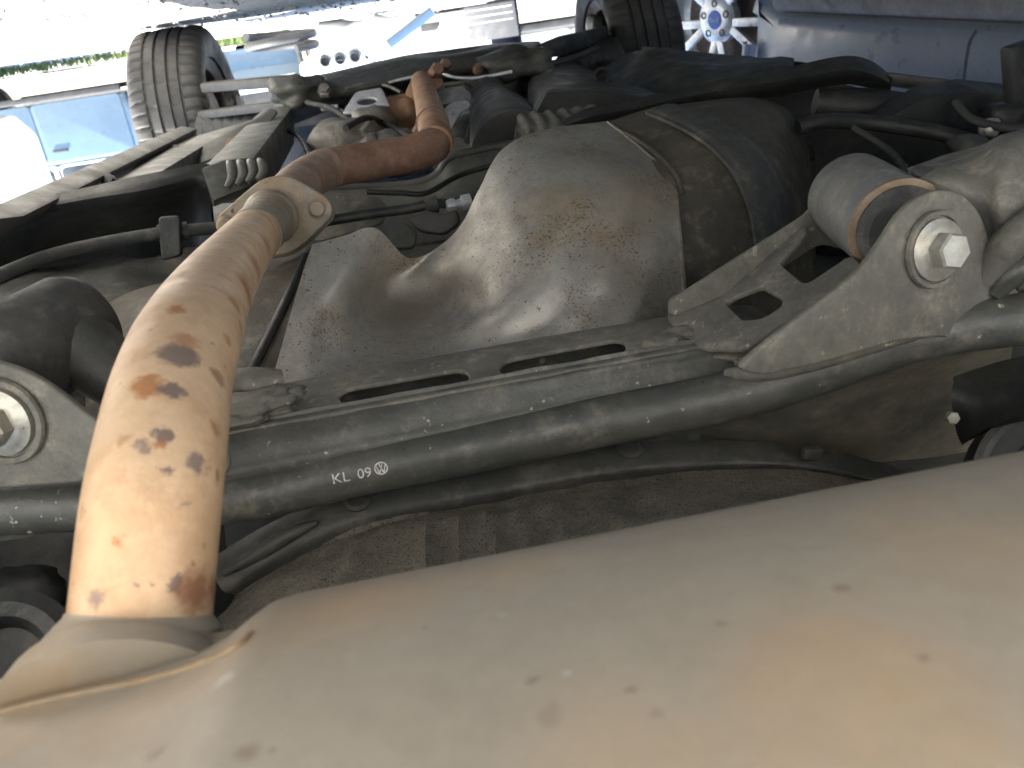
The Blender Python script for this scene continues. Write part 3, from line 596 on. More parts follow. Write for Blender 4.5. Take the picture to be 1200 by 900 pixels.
# inlet collar and the rusty seam round it
part('inlet_collar', tube([P(165,722,.302),P(162,742,.298),P(156,768,.292),P(148,800,.284),P(140,850,.265)], [.0280,.0305,.0345,.040,.046], 40, 8), muf_m, muf, label='flared collar where the pipe enters the muffler')
part('inlet_plate', patch([[P(-40,800,.268),P(30,790,.272),P(75,762,.279),P(200,748,.287),P(258,741,.289),P(300,733,.288)],
    [P(-40,838,.258),P(40,815,.265),P(110,800,.27),P(200,780,.276),P(262,755,.281),P(302,737,.284)],
    [P(-40,880,.245),P(40,860,.25),P(110,845,.255),P(200,825,.262),P(262,800,.268),P(302,770,.272)]], 6, 5, .003), muf_m, muf)
seam = [(-30,842),(20,828),(70,816),(120,806),(180,793),(235,776),(275,757),(296,738)]
sp_ = [h for h in (hit(mb, x, y+3, .0003) for x, y in seam) if h]
seam_m = mat('seam_rust', (.24,.17,.095), (.24,.19,.13), 60, rough=.7, bump=.4)
part('seam', tube(sp_, [.0010]+[.0014]*(len(sp_)-3)+[.0012,.0008], 10), seam_m, muf, label='orange rusty seam beside the inlet collar')

# ---------- rear axle beam
ZT = -.25
def beam_top():
    pts = [P(0,0,1)]*0
    L = [Vector((-.31,.582,ZT)),Vector((-.16,.582,ZT)),Vector((.02,.582,ZT)),Vector((.20,.582,ZT)),Vector((.262,.582,ZT)),Vector((.262,.655,ZT)),Vector((.10,.662,ZT)),Vector((-.14,.662,ZT)),Vector((-.175,.652,ZT)),Vector((-.19,.63,ZT)),Vector((-.31,.62,ZT))]
    f = lambda l: [PZ(x, y, ZT+.0015) for x, y in l]
    return plate3(L, [f(slot((415,464),(532,444),10)), f(slot((603,430),(716,409),10))], Vector((0,0,1)), .004, .0012, .02, .0005)
axle = part('axle_beam', beam_top(), plate_m, label='dusty grey axle beam with two slots, marked KL 09')
prof = [(.591,ZT+.0005),(.587,ZT+.0018),(.581,ZT-.001),(.575,ZT-.008),(.570,ZT-.016),(.566,ZT-.024),(.570,ZT-.045)]
part('beam_face', patch([[Vector((x,y+(.004 if z < ZT-.005 else 0)*math.sin(x*9),z)) for x in (-.36,-.24,-.12,0,.1,.2,.28,.34)] for y, z in prof], 6, 5, .004, .0016, 30), beam_m, axle)
part('beam_back', patch([[Vector((x,y,z)) for x in (-.30,0,.262)] for y, z in ((.662,ZT-.004),(.664,ZT-.03),(.655,ZT-.07))], 4, 3, .004), beam_m, axle)
tubepts = [P(-40,600,.555),P(40,594,.556),P(150,590,.558),P(280,583,.568),P(420,552,.568),P(560,524,.568),P(700,495,.566),P(810,474,.558),P(890,455,.548),P(970,427,.543),P(1060,396,.536),P(1130,383,.53),P(1190,375,.525),P(1240,360,.54)]
stab_me = tube(tubepts, [.0185]*5+[.019]*4+[.0195]*2+[.0185]*3, 36, 10)
stab = part('cross_tube', stab_me, beam_m, axle, label='dark tube along the beam with stencilled letters KL 09')
tbv = BVHTree.FromPolygons([v.co for v in stab_me.vertices], [list(p.vertices) for p in stab_me.polygons])
# stencilled writing, laid on the tube
def text_mesh(s):
    cu = bpy.data.curves.new('t', 'FONT'); cu.body = s; cu.size = 1; cu.resolution_u = 4
    ob = bpy.data.objects.new('t', cu); COL.objects.link(ob)
    me = bpy.data.meshes.new_from_object(ob.evaluated_get(bpy.context.evaluated_depsgraph_get()))
    bpy.data.objects.remove(ob); bpy.data.curves.remove(cu)
    bm = bmesh.new(); bm.from_mesh(me); bmesh.ops.triangulate(bm, faces=bm.faces)
    for _ in range(2): bmesh.ops.subdivide_edges(bm, edges=[e for e in bm.edges if e.calc_length() > .12], cuts=1, use_grid_fill=False)
    bmesh.ops.triangulate(bm, faces=bm.faces); bm.to_mesh(me); bm.free(); return me
def lay(me, p0, p1, hpx, bvh, off=.0004):
    """lay a flat text mesh on a surface: baseline from p0 to p1, height hpx"""
    xs = [v.co.x for v in me.vertices]; ys = [v.co.y for v in me.vertices]; x0, x1, y0, y1 = min(xs), max(xs), min(ys), max(ys)
    p0, p1 = Vector(p0), Vector(p1); d = p1-p0; n = Vector((d.y, -d.x)).normalized()
    for v in me.vertices:
        q = p0+d*((v.co.x-x0)/(x1-x0))+n*hpx*((v.co.y-y0)/(y1-y0)); h = hit(bvh, q.x, q.y, off)
        v.co = h if h else P(q.x, q.y, .55)
    return me
part('letters', lay(text_mesh('KL'), (391,567), (411,563), 11, tbv), write_m, axle, 'pale stencilled letters KL')
part('letters', lay(text_mesh('09'), (420,561), (436,558), 11, tbv), write_m, axle, 'pale stencilled number 09')
def emblem():
    v, f = [], []; n = 28
    for k in range(n):
        a = 2*math.pi*k/n; v += [(math.cos(a),math.sin(a),0),(math.cos(a)*.80,math.sin(a)*.80,0)]
    for k in range(n): f.append((2*k,2*k+1,(2*k+3)%(2*n),(2*k+2)%(2*n)))
    def st(a, b, w=.09):
        a, b = Vector(a), Vector(b); s = (b-a).normalized(); s = Vector((-s.y,s.x))*w; o = len(v)
        for q in (a-s,b-s,b+s,a+s): v.append((q.x,q.y,0))
        f.append((o,o+1,o+2,o+3))
    st((-.26,.74),(0,.08)); st((.26,.74),(0,.08)); st((-.66,.42),(-.3,-.7)); st((-.3,-.7),(0,-.05)); st((0,-.05),(.3,-.7)); st((.3,-.7),(.66,.42))
    return mesh('emblem', v, f, 0)
part('emblem', lay(emblem(), (440,557.5), (456,554.5), 15, tbv, .0006), write_m, axle, 'pale round stencilled emblem after the number')
# right bush bracket: web with openings, back ear, front ear, sleeve and bolt
A, B, C_ = P(785,375,.645), P(946,268,.660), P(1010,318,.560)
wn = tri(A, B, C_); wn = -wn if wn.dot(A) > 0 else wn
part('bracket_web', plate([(783,378),(784,352),(800,344),(930,268),(947,266),(946,277),(914,311),(945,337),(1000,300),(1014,318),(940,368),(872,412),(820,410)], [[(852,358),(861,350),(893,338),(918,352),(917,362),(895,376),(872,378)]], A, wn, .005, .0015, .008, .004), plate_m, axle, 'grey bracket web with two openings left of the large bolt')
bn = Vector((.30,-1,.25)).normalized()
part('bracket_ear', plate([(785,372),(784,352),(870,297),(945,250),(970,216),(990,196),(1012,188),(1035,190),(1062,215),(1062,262),(1020,300),(960,285),(900,325)], [], P(960,260,.672), bn, .005, .0015, .012), plate_m, axle, 'far ear of the right bush bracket')
en = Vector((.32,-1,.12)).normalized(); E0 = P(1088,292,.520)
ear = part('bracket_ear', plate([(862,432),(880,412),(945,362),(1004,318),(1028,285),(1050,250),(1072,230),(1098,221),(1124,226),(1146,250),(1157,285),(1170,320),(1200,352),(1230,380),(1200,392),(1130,395),(1060,395),(960,425),(890,440)], [], E0, en, .006, .002, .02), plate_m, axle, 'near ear of the right bush bracket')
part('weld_bead', tube([P(850,437,.552),P(890,436,.537),P(960,420,.530),P(1060,391,.521),P(1110,384,.524)], [.003,.007,.008,.007,.003], 14), plate_m, axle)
bush_ax = (P(1085,292,.53)-P(1003,238,.655)).normalized()
c0 = P(1022,247,.625)
b_ = part('bush', lathe(c0, bush_ax, [(.015,-.05),(.0345,-.048),(.036,-.044),(.036,.046),(.0345,.049),(.03,.049),(.028,.04),(.01,.04)], 44), bush_m, axle, 'grey bush sleeve behind the large right bolt')
part('rubber_ring', lathe(c0, bush_ax, [(.0315,.046),(.032,.053),(.026,.060),(.012,.062)], 40), rubber_m, axle)
part('washer', lathe(c0, bush_ax, [(.0335,.0475),(.0366,.0475),(.0366,.050),(.0335,.0505)], 44), brown_m, axle)
bx_ = (-en+Vector((.05,0,-.05))).normalized()*-1
fc = E0+en*.004
part('bolt_seat', lathe(fc, en, [(.0245,-.002),(.0262,.001),(.0255,.0035),(.0228,.0035),(.0222,.001),(.015,.0005)], 44), plate_m, axle)
fm, hm = hexbolt(fc+en*.002, (en+Vector((-.12,0,.02))).normalized(), .0205, .0128, .003, .013)
bl = part('bolt', fm, bolt_m, axle, 'large zinc flanged bolt with yellow mark on the right ear')
part('bolt', hm, bolt_m, axle, 'hexagon head of the large right bolt')
h = lathe(fc+en*.0035, (en+Vector((-.12,0,.02))).normalized(), [(.0185,.0018),(.0198,.0012),(.0204,.0005)], 48)
def arc_cut(m, c, dirv, cosang):
    bm = bmesh.new(); bm.from_mesh(m)
    kill = [v for v in bm.verts if (v.co-c).normalized().dot(dirv) < cosang]
    bmesh.ops.delete(bm, geom=kill, context='VERTS'); bm.to_mesh(m); bm.free(); return m
part('paint_mark', arc_cut(h, fc+en*.004, (P(1105,325,.515)-P(1090,292,.515)).normalized(), .80), yel_m, axle, 'yellow paint mark under the right bolt head')
# gusset under the tube at the right
part('beam_gusset', patch([[P(800,470,.56),P(880,452,.555),P(960,428,.55),P(1050,402,.545),P(1190,385,.54)],
   [P(810,490,.58),P(890,480,.58),P(970,470,.585),P(1050,455,.59),P(1180,440,.60)],
   [P(820,505,.60),P(890,503,.605),P(960,505,.615),P(1035,512,.625),P(1150,520,.64)],
   [P(820,520,.64),P(890,520,.64),P(960,525,.65),P(1040,545,.66),P(1150,565,.68)]], 7, 6, .005, .004, 18), olive_m, axle, 'olive grey gusset under the right end of the tube')
# weld beads and caked dirt where the bracket meets the beam
for k, (x, y, Y, s) in enumerate([(800,392,.61,.010),(830,398,.60,.012),(862,412,.585,.010),(885,420,.57,.008),(780,400,.60,.009),(815,380,.63,.008),(300,470,.60,.014),(330,462,.61,.010),(285,490,.59,.010),(318,480,.60,.009)]):
    part('weld_bead', lump(P(x,y,Y), s*1.9, s*1.2, s*.55, 20+k, .5), plate_m, axle)
# left bush bracket
ln_ = Vector((-.25,-1,.15)).normalized(); L0 = P(15,490,.53)
part('bracket_ear', plate([(-60,420),(-10,420),(30,432),(62,450),(110,488),(150,512),(270,520),(270,560),(130,560),(60,566),(-60,575)], [], L0, ln_, .006, .002, .02), plate_m, axle, 'ear of the left bush bracket with zinc bolt')
la = (P(15,490,.53)-P(60,420,.62)).normalized()
part('bush', lathe(P(38,410,.62), (la+Vector((-.6,0,0))).normalized(), [(.02,-.055),(.036,-.05),(.040,-.04),(.040,.03),(.037,.036),(.02,.04)], 40), rubber_m, axle, 'black rubber bush behind the left bolt')
part('bush_stub', tube([P(70,385,.64),P(110,420,.62),P(150,455,.6)], [.03,.026,.02], 20), rim_m, axle)
fcl = L0+ln_*.004
part('bolt_seat', lathe(fcl+Vector((-.003,0,0)), ln_, [(.0255,-.002),(.0285,.001),(.0275,.003),(.024,.003),(.0235,.001),(.015,.0005)], 40), plate_m, axle)
fm, hm = hexbolt(fcl+ln_*.002+Vector((-.003,0,0)), ln_, .0215, .0135, .003, .013)
part('bolt', fm, bolt_m, axle, 'zinc flanged bolt with yellow mark on the left ear'); part('bolt', hm, bolt_m, axle)
h = lathe(fcl+ln_*.0035+Vector((-.003,0,0)), ln_, [(.0195,.0018),(.0208,.0012),(.0214,.0005)], 48)
part('paint_mark', arc_cut(h, fcl+ln_*.004+Vector((-.003,0,0)), (P(25,522,.53)-P(12,490,.53)).normalized(), .75), yel_m, axle)
part('lever', tube([P(275,445,.63),P(300,447,.625),P(330,446,.63)], [.012,.015,.012], 16, sx=.7), plate_m, axle)
# trailing arm at the right edge
arm = part('trailing_arm', patch([[P(1066,196,.64),P(1100,183,.64),P(1150,168,.64),P(1210,148,.64),P(1400,120,.64)],
   [P(1064,202,.60),P(1100,194,.59),P(1150,182,.58),P(1210,166,.57),P(1400,140,.66)],
   [P(1072,212,.585),P(1105,215,.565),P(1150,225,.55),P(1210,222,.54),P(1400,200,.63)],
   [P(1080,225,.60),P(1110,250,.58),P(1160,275,.555),P(1210,280,.54),P(1400,280,.63)],
   [P(1100,260,.62),P(1140,300,.60),P(1180,340,.57),P(1220,345,.55),P(1400,350,.64)]], 7, 7, .006, .006, 22), plate_m, label='pale dusty trailing arm at the right edge')
part('slot', plate([(1066,199),(1074,194),(1092,197),(1096,204),(1090,211),(1072,207)], [], P(1080,203,.585), Vector((.1,-1,.7)), .004, .001, .004), black_m, arm)
part('arm_rib', tube([P(1150,330,.535),P(1170,300,.53),P(1200,270,.52),P(1240,250,.52)], [.008,.012,.012,.012], 14), plate_m, arm)
part('arm_rib', tube([P(1165,345,.53),P(1190,318,.525),P(1230,300,.52)], [.006,.010,.010], 14), beam_m, arm)
# spring seat and lower bush at the right edge
ss = part('spring_seat', lathe(P(1245,565,.47), Vector((-.35,-.8,.5)), [(.02,-.06),(.055,-.05),(.055,-.005),(.05,.0),(.035,.001),(.03,-.02),(.01,-.02)], 40), black_m, label='dark round spring seat at the lower right')
part('seat_rim', lathe(P(1245,565,.47), Vector((-.35,-.8,.5)), [(.050,-.002),(.057,-.004),(.058,.002),(.0535,.005),(.049,.002),(.050,-.002)], 44), rim_m, ss)
part('seat_web', patch([[P(1120,440,.55),P(1160,425,.55),P(1230,410,.53)],[P(1115,470,.54),P(1160,462,.52),P(1230,450,.50)],[P(1130,520,.54),P(1165,500,.50),P(1230,485,.47)]], 6, 6, .005, .006, 25), black_m, ss)
part('bolt', hexbolt(P(1112,489,.53), Vector((-.2,-1,.4)), .007, .005, .002, .006)[1], bolt_m, ss)
# dim things at the lower left
part('spring_seat', lathe(P(0,778,.42), Vector((.3,-.8,.6)), [(.02,-.05),(.040,-.04),(.042,0),(.034,.004),(.026,.002),(.02,-.015),(.005,-.015)], 36), black_m, label='dark round spring seat at the lower left')
part('inner_arch', patch([[P(-80,570,.66),P(0,580,.66),P(80,585,.66),P(260,590,.66)],[P(-80,680,.58),P(0,690,.57),P(80,690,.56),P(270,700,.60)],[P(-80,800,.5),P(0,800,.5),P(80,800,.48),P(270,800,.52)]], 6, 6, .005, .02, 16), shade_m, label='dark inner arch left of the pipe')
part('bump_stop', lump(P(30,700,.52), .03,.02,.022, 31), shade_m)

# ---------- spare wheel well
XS = [250,330,435,560,740,900,1000,1085]
def row(ys, Ys): return [P(x,y,Y) for x, y, Y in zip(XS, ys, Ys if isinstance(Ys, list) else [Ys]*8)]
r1 = row([652,606,569,546,518,519,533,562], .625); r2 = row([668,620,583,560,531,529,543,568], .612)
r3 = row([700,648,605,580,550,543,556,578], .600); r4 = row([716,664,620,592,560,549,561,581], .604)
rim_me = patch([r1, r2, r3, r4], 8, 5, .004, .0015, 30)
well = part('spare_wheel_well', rim_me, rim_m, label='dark rim of the spare wheel well under the axle beam')
def ribs(p):
    k = 0
    for x0, w_, h_ in ((-.035,.005,.010),(-.012,.004,.008),(.012,.005,.010),(.035,.004,.008),(.06,.006,.008),(-.09,.010,.008),(.10,.008,.008),(.14,.010,.008)):
        k += h_*math.exp(-((p.x-x0)/w_)**2)
    k *= .75*max(0, min(1, (.585-p.y)/.04))
    return k+.003*noise.noise(p*30)+.0012*noise.noise(p*110)
r5 = row([722,668,622,596,566,556,568,584], .590); r6 = row([740,688,648,618,590,575,580,592], .545); r7 = row([800,760,712,684,640,610,600,604], .46); r8 = row([880,840,800,770,720,690,670,660], .40)
part('well_dish', patch([r4, r5, r6, r7, r8], 14, 10, .004, mid=ribs), well_m, well, 'gritty brownish dish of the spare wheel well')
wb = BVHTree.FromPolygons([v.co for v in rim_me.vertices], [list(p.vertices) for p in rim_me.polygons])
for (x, y) in ((420,587),(739,526)):
    h = hit(wb, x, y); part('plug', lathe(h, Vector((0,-.35,1)), [(.009,-.003),(.0115,.0),(.0115,.002),(.0085,.0035),(.0075,.002),(.004,.002),(.001,.0022)], 28), rim_m, well, 'round plug on the well rim')
part('clip', bar(P(940,531,.60),P(962,530,.60),.008,.010,bev=.002), rim_m, well)
part('rim_bead', tube([P(262,672,.604),P(300,650,.604),P(340,626,.603),P(372,612,.604)], [.003,.006,.006,.002], 12), rim_m, well)

# ---------- wheels
def wheel(parent, c, r, wd, axis, name='wheel', alloy=False, label=None, fine=False, rimk=.66):
    """c hub centre (in the parent's axes), axis pointing outwards"""
    e = bpy.data.objects.new(name, None); COL.objects.link(e); e.parent = parent
    q = Vector(axis).normalized().to_track_quat('Z', 'X'); e.rotation_mode = 'QUATERNION'; e.rotation_quaternion = q; e.location = c
    if label: e['label'] = label
    h_ = wd/2; g = .007; pr = []
    rr_ = r*rimk
    pr += [(rr_, -h_*.82), (rr_*1.03, -h_*.93), (r*max(.80,rimk*1.12), -h_*1.04), (r*.90, -h_*1.03), (r*.955, -h_*.94), (r*.985, -h_*.83)]
    gx = [-.48,-.17,.17,.48]
    pr += [(r*.996, -h_*.60)]
    for x in gx:
        a, b = (x-.035)*h_, (x+.035)*h_
        pr += [(r-.012*abs(x)**2, a-.001), (r-.009, a+.0005), (r-.009, b-.0005), (r-.012*abs(x)**2, b+.001)]
    pr += [(r*.996, h_*.60), (r*.985, h_*.83), (r*.955, h_*.94), (r*.90, h_*1.03), (r*max(.80,rimk*1.12), h_*1.04), (rr_*1.03, h_*.93), (rr_, h_*.82), (rr_, -h_*.82)]
    nseg = 324 if fine else 64
    tm0 = lathe((0,0,0), (0,0,1), pr, nseg)
    if fine:                                     # cut the cross grooves of the tread
        sh_ = {5: 3, 6: 2}; L_ = len(pr)
        for i, (r_, t_) in enumerate(pr):
            edge = r_ > r*.95 and abs(t_) > h_*.51
            inner = r_ > r*.985 and abs(t_) < h_*.46
            for k in range(nseg):
                v = tm0.vertices[i*nseg+k]
                if edge and k % 6 == 0: kk = 1-.011/r
                elif inner and (k+i*3) % 12 == 0 and i % 2: kk = 1-.006/r
                else: continue
                v.co = Vector((v.co.x*kk, v.co.y*kk, v.co.z))
    t = link('tyre', tm0, tread_m, e)
    rp = [(rr_*1.01,-h_*.86),(rr_*1.03,-h_*.80),(rr_*.94,-h_*.72),(rr_*.90,0),(rr_*.93,h_*.6),(rr_*1.03,h_*.80),(rr_*1.0,h_*.86),(rr_*.88,h_*.62),(rr_*.84,0),(rr_*.86,-h_*.7),(rr_*1.01,-h_*.86)]
    rim = link('rim', lathe((0,0,0), (0,0,1), rp, 56), alloy_m if alloy else steelrim_m, e)
    if not alloy:
        link('wheel_disc', lathe((0,0,h_*.1), (0,0,1), [(rr_*.92,0),(rr_*.8,.02),(rr_*.45,.03),(rr_*.3,.0),(.03,.0)], 48), steelrim_m, rim)
        link('brake_disc', lathe((0,0,-h_*.35), (0,0,1), [(.03,.02),(.055,.018),(.055,.008),(rr_*.72,.008),(rr_*.72,-.008),(.05,-.008),(.05,-.03),(.02,-.03)], 40), alu_m, rim)
        link('brake_shield', lathe((0,0,-h_*.55), (0,0,1), [(.05,0),(rr_*.62,-.004),(rr_*.66,.004),(rr_*.62,.002),(.05,.004)], 30), steelrim_m, rim)
    return e, rim, rr_, h_
def tread_material():
    m = mat('tyre_tread', (.030,.030,.031), (.046,.045,.043), 10, rough=.7, bump=.3, bscale=200, dust=(.055,.053,.050), dscale=12)
    return m
tread_m = tread_material()
for (x, y, sgn, lb) in ((-.61,2.8,-1,'worn front tyre and wheel at the upper left'),(.735,2.8,1,'worn front tyre and wheel beside the blue car'),(-.64,.55,-1,None),(.80,.55,1,None)):
    wheel(car, Vector((x,y,H-.292))-BASE, .29, .20, (sgn,0.02,0), label=lb, fine=True)

# ------------------------------------------------------------------ the yard behind
glass_m = mat('dark_glass', (.03,.04,.055), None, rough=.08, bump=0, spec=.6, rvar=.02)
trim_m = mat('black_trim', (.03,.032,.035), (.05,.05,.05), 10, rough=.6, bump=.1)
lamp_m = mat('lamp_glass', (.55,.57,.58), (.40,.42,.44), 20, rough=.15, bump=0)
def pmat(n, c, r=.3):
    return mat(n, c, tuple(x*.88 for x in c), 3, rough=r, bump=0, spec=.5 if r < .8 else .08, rvar=.05)
def yard_car(name, label, loc, rotz, paint, group=None, L=3.9, W=1.64, frame=None, wheels=True, dam=False):
    e = bpy.data.objects.new(name, None); COL.objects.link(e); e.location = loc; e.rotation_euler.z = rotz
    tag(e, label, 'car', group)
    h = L/2; V = lambda x, z, y=0: Vector((x, y, z)); Nn = Vector((0,1,0))
    def arc(cx, r, k=10): return [(cx+r*math.cos(R(a)), .30+r*math.sin(R(a))) for a in [180-180*i/k for i in range(k+1)]]
    lo = [(-h,.34),(-h+.06,.22)] + [q for q in arc(-h+.72,.345) if q[1] > .215] + [q for q in arc(h-.78,.345) if q[1] > .215] + [(h-.08,.22),(h,.34),(h,.62),(h-.10,.74),(h-.45,.84),(h-1.05,.93),(-h+.10,.95),(-h-.01,.80)]
    link('body', plate3([V(*q) for q in lo], [], Nn, W, .05, .03), paint, e)
    gh = [(-h+.12,.93),(-h+.50,1.39),(-h+.75,1.44),(.25,1.44),(h-1.0,.92)]
    roof = link('roof', plate3([V(*q) for q in gh], [], Nn, W*.82, .06, .08), paint, e)
    for sg in (-1, 1):
        y = sg*(W*.41+.004)
        for poly in ([(-h+.42,.98),(-h+.66,1.34),(-.20,1.36),(-.20,.98)], [(-.12,.98),(-.12,1.36),(.22,1.35),(h-1.16,.98)]):
            w_ = link('window', plate3([V(a,b,y) for a,b in poly], [], Nn, .010, .002, .07), glass_m, e)
            c = sum((Vector(q) for q in poly), Vector((0,0)))/4; big = [tuple(c+(Vector(q)-c)*1.12) for q in poly]
            link('window_frame', plate3([V(a,b,y) for a,b in big], [[V(a,b,y) for a,b in poly]], Nn, .014, .003, .07), frame or trim_m, w_)
        yy = sg*(W/2+.002)
        for (x0, x1) in ((-h+1.15,-.18),(-.165,h-1.18)):
            d = link('door', plate3([V(x0,.30,yy),V(x1,.30,yy),V(x1,.90,yy),V(x0,.90,yy)], [], Nn, .012, .004, .05), paint, e)
            link('handle', plate3([V(x0+.08,.78,yy+sg*.012),V(x0+.24,.78,yy+sg*.012),V(x0+.24,.81,yy+sg*.012),V(x0+.08,.81,yy+sg*.012)], [], Nn, .02, .005, .01), trim_m, d)
        link('sill', plate3([V(-h+1.1,.215,sg*W*.49),V(h-1.15,.215,sg*W*.49),V(h-1.15,.275,sg*W*.49),V(-h+1.1,.275,sg*W*.49)], [], Nn, .05, .01, .02), trim_m, e)
        link('headlamp', lump((h-.02, sg*W*.36, .63), .06,.17,.075, 3, .15), lamp_m, e)
        link('tail_lamp', lump((-h+.0, sg*W*.42, .75), .04,.09,.12, 5, .15), pmat('lamp_red', (.35,.02,.02)) if 'lamp_red' not in MT else MT['lamp_red'], e)
        link('fog_lamp', lathe((h-.005, sg*W*.34, .38), (1,0,0), [(.06,-.03),(.06,.01),(.045,.016),(.04,.004),(.005,.004)], 24), trim_m, e)
    Nx = Vector((1,0,0))
    link('grille', plate3([Vector((h+.004,-.36,.44)),Vector((h+.004,.36,.44)),Vector((h+.004,.42,.56)),Vector((h+.004,-.42,.56))], [], Nx, .02, .005, .03), trim_m, e)
    link('windscreen', loft([[Vector((.33,-.58,1.38)),Vector((.33,.58,1.38)),Vector((h-1.06,.64,.98)),Vector((h-1.06,-.64,.98))],[Vector((.345,-.58,1.395)),Vector((.345,.58,1.395)),Vector((h-1.045,.64,.995)),Vector((h-1.045,-.64,.995))]], .003), glass_m, e)
    link('number_plate', plate3([Vector((h+.012,-.26,.32)),Vector((h+.012,.26,.32)),Vector((h+.012,.26,.43)),Vector((h+.012,-.26,.43))], [], Nx, .012, .003, .01), bright_m, e)
    if dam: link('air_dam', plate3([Vector((h-.10,-W*.47,.06)),Vector((h-.10,W*.47,.06)),Vector((h-.10,W*.47,.26)),Vector((h-.10,-W*.47,.26))], [], Nx, .05, .015, .05), paint, e)
    if wheels:
        for x in (-h+.72, h-.78):
            for sg in (-1, 1): wheel(e, Vector((x, sg*(W/2-.10), .30)), .30, .18, (0,sg,0))
    return e
def WP(px, py, Y):
    p = P(px, py, Y); return Vector((-p.x, p.y, H-p.z))
blue_p = pmat('pale_blue_paint', (.085,.135,.19)); white_p = pmat('white_paint', (.72,.72,.70)); silver_p = pmat('silver_paint', (.42,.44,.46), .35); wf_m = mat('white_frame', (.75,.75,.73), None, rough=.5, bump=0)
p = WP(72,80,11.0); yard_car('parked_car', 'pale blue car with white framed window beyond the upper left tyre', (p.x, p.y, 0), math.pi, blue_p, frame=wf_m)
p = WP(5,80,5.6); yard_car('parked_car', 'white car cut off by the left edge of the picture', (p.x+1.75, p.y-1.1, 0), R(146), white_p)
p = WP(430,20,7.6); yard_car('parked_car', 'white car facing the camera above the front subframe', (p.x, p.y+2, 0), R(-96), white_p, dam=True)
p = WP(295,40,8.2); yard_car('parked_car', 'pale blue car nose on, beside the upper left tyre', (p.x-.1, p.y+2, 0), R(-88), blue_p, dam=True)
p = WP(610,10,9.5); yard_car('parked_car', 'silver car side on, behind the right end of the subframe', (p.x-.6, p.y, 0), R(186), silver_p)
# blue oil drum standing between the cars
p = WP(590,20,6.6)
dr = link('oil_drum', lathe((0,0,0), (0,0,1), [(.10,.0),(.11,.005),(.11,.10),(.114,.107),(.11,.114),(.11,.19),(.114,.197),(.11,.204),(.11,.30),(.10,.31),(.01,.305)], 36), pmat('drum_blue', (.002,.003,.008), .9)); dr.location = (p.x, p.y, 0)
tag(dr, 'small dark blue drum standing on the ground before the silver car', 'drum')
link('lid', lathe((0,0,.31), (0,0,1), [(.09,0),(.10,.01),(.09,.03),(.02,.035)], 30), pmat('drum_green', (.01,.05,.03), .9), dr)
# scrap lying on the gravel between the cars
def scrap(name, label, cat, px, Y, me, m_, rz=0, dz=0):
    q = WP(px, 30, Y); o = link(name, me, m_); o.location = (q.x, q.y, dz); o.rotation_euler.z = rz; tag(o, label, cat); return o
eng = scrap('scrap_engine', 'pale scrap engine block on the gravel above the bright mounting plate', 'engine', 400, 5.4, lump((0,0,.14), .20,.14,.14, 51, .3), silver_p)
for k in range(4): link('cylinder_port', lathe((-.13+.085*k,-.13,.20), (0,-1,.3), [(.03,-.02),(.032,.02),(.024,.022),(.022,0),(.002,0)], 20), trim_m, eng)
link('pulley', lathe((.20,-.02,.10), (1,0,0), [(.05,0),(.075,.005),(.06,.015),(.075,.025),(.05,.03),(.01,.028)], 24), steelrim_m, eng)
gb = scrap('scrap_gearbox', 'silver scrap gearbox lying beside the engine block', 'gearbox', 452, 5.2, tube([(-.18,0,.09),(-.05,0,.11),(.06,0,.12),(.2,0,.09)], [.06,.09,.12,.05], 20), silver_p, .4)
link('output_shaft', tube([(.2,0,.09),(.36,0,.09)], .02, 12, 1), bright_m, gb)
stt = scrap('scrap_strut', 'blue scrap damper strut propped among the scrap', 'strut', 474, 4.9, tube([(-.16,0,.03),(0,0,.11),(.10,0,.16)], .025, 14, 1), pmat('strut_blue', (.05,.09,.15)), .1)
link('rod', tube([(.10,0,.16),(.22,0,.225)], .010, 10, 1), bright_m, stt)
bm_ = scrap('scrap_bumper', 'white scrap bumper lying across the gravel', 'bumper', 480, 7.2, tube([(-.62,.10,.10),(-.5,-.02,.12),(-.2,-.08,.12),(.2,-.08,.12),(.5,-.02,.12),(.62,.10,.10)], .075, 16, 8, sx=1.3), white_p, .12)
link('bumper_grille', plate3([Vector((-.25,-.165,.08)),Vector((.25,-.165,.08)),Vector((.22,-.165,.14)),Vector((-.22,-.165,.14))], [], Vector((0,1,0)), .02, .004, .02), trim_m, bm_)
rd = scrap('scrap_radiator', 'flat scrap radiator with fins leaning before the white bumper', 'radiator', 548, 6.2, bar((-.16,0,.02),(-.16,.10,.24),.34,.03,up=(0,-1,.3),bev=.006), trim_m, .2)
for k in range(5): link('fin', bar((-.31,-.022+.02*k+.018,.05+.04*k),(-.01,-.022+.02*k+.018,.05+.04*k),.006,.006,bev=.001), bright_m, rd)
scrap('scrap_hose', 'coiled scrap hose on the gravel near the left arms', 'hose', 325, 4.6, tube([(.16*math.cos(t*.5),.13*math.sin(t*.5),.03+.004*t) for t in range(22)], .02, 12, 3), trim_m)
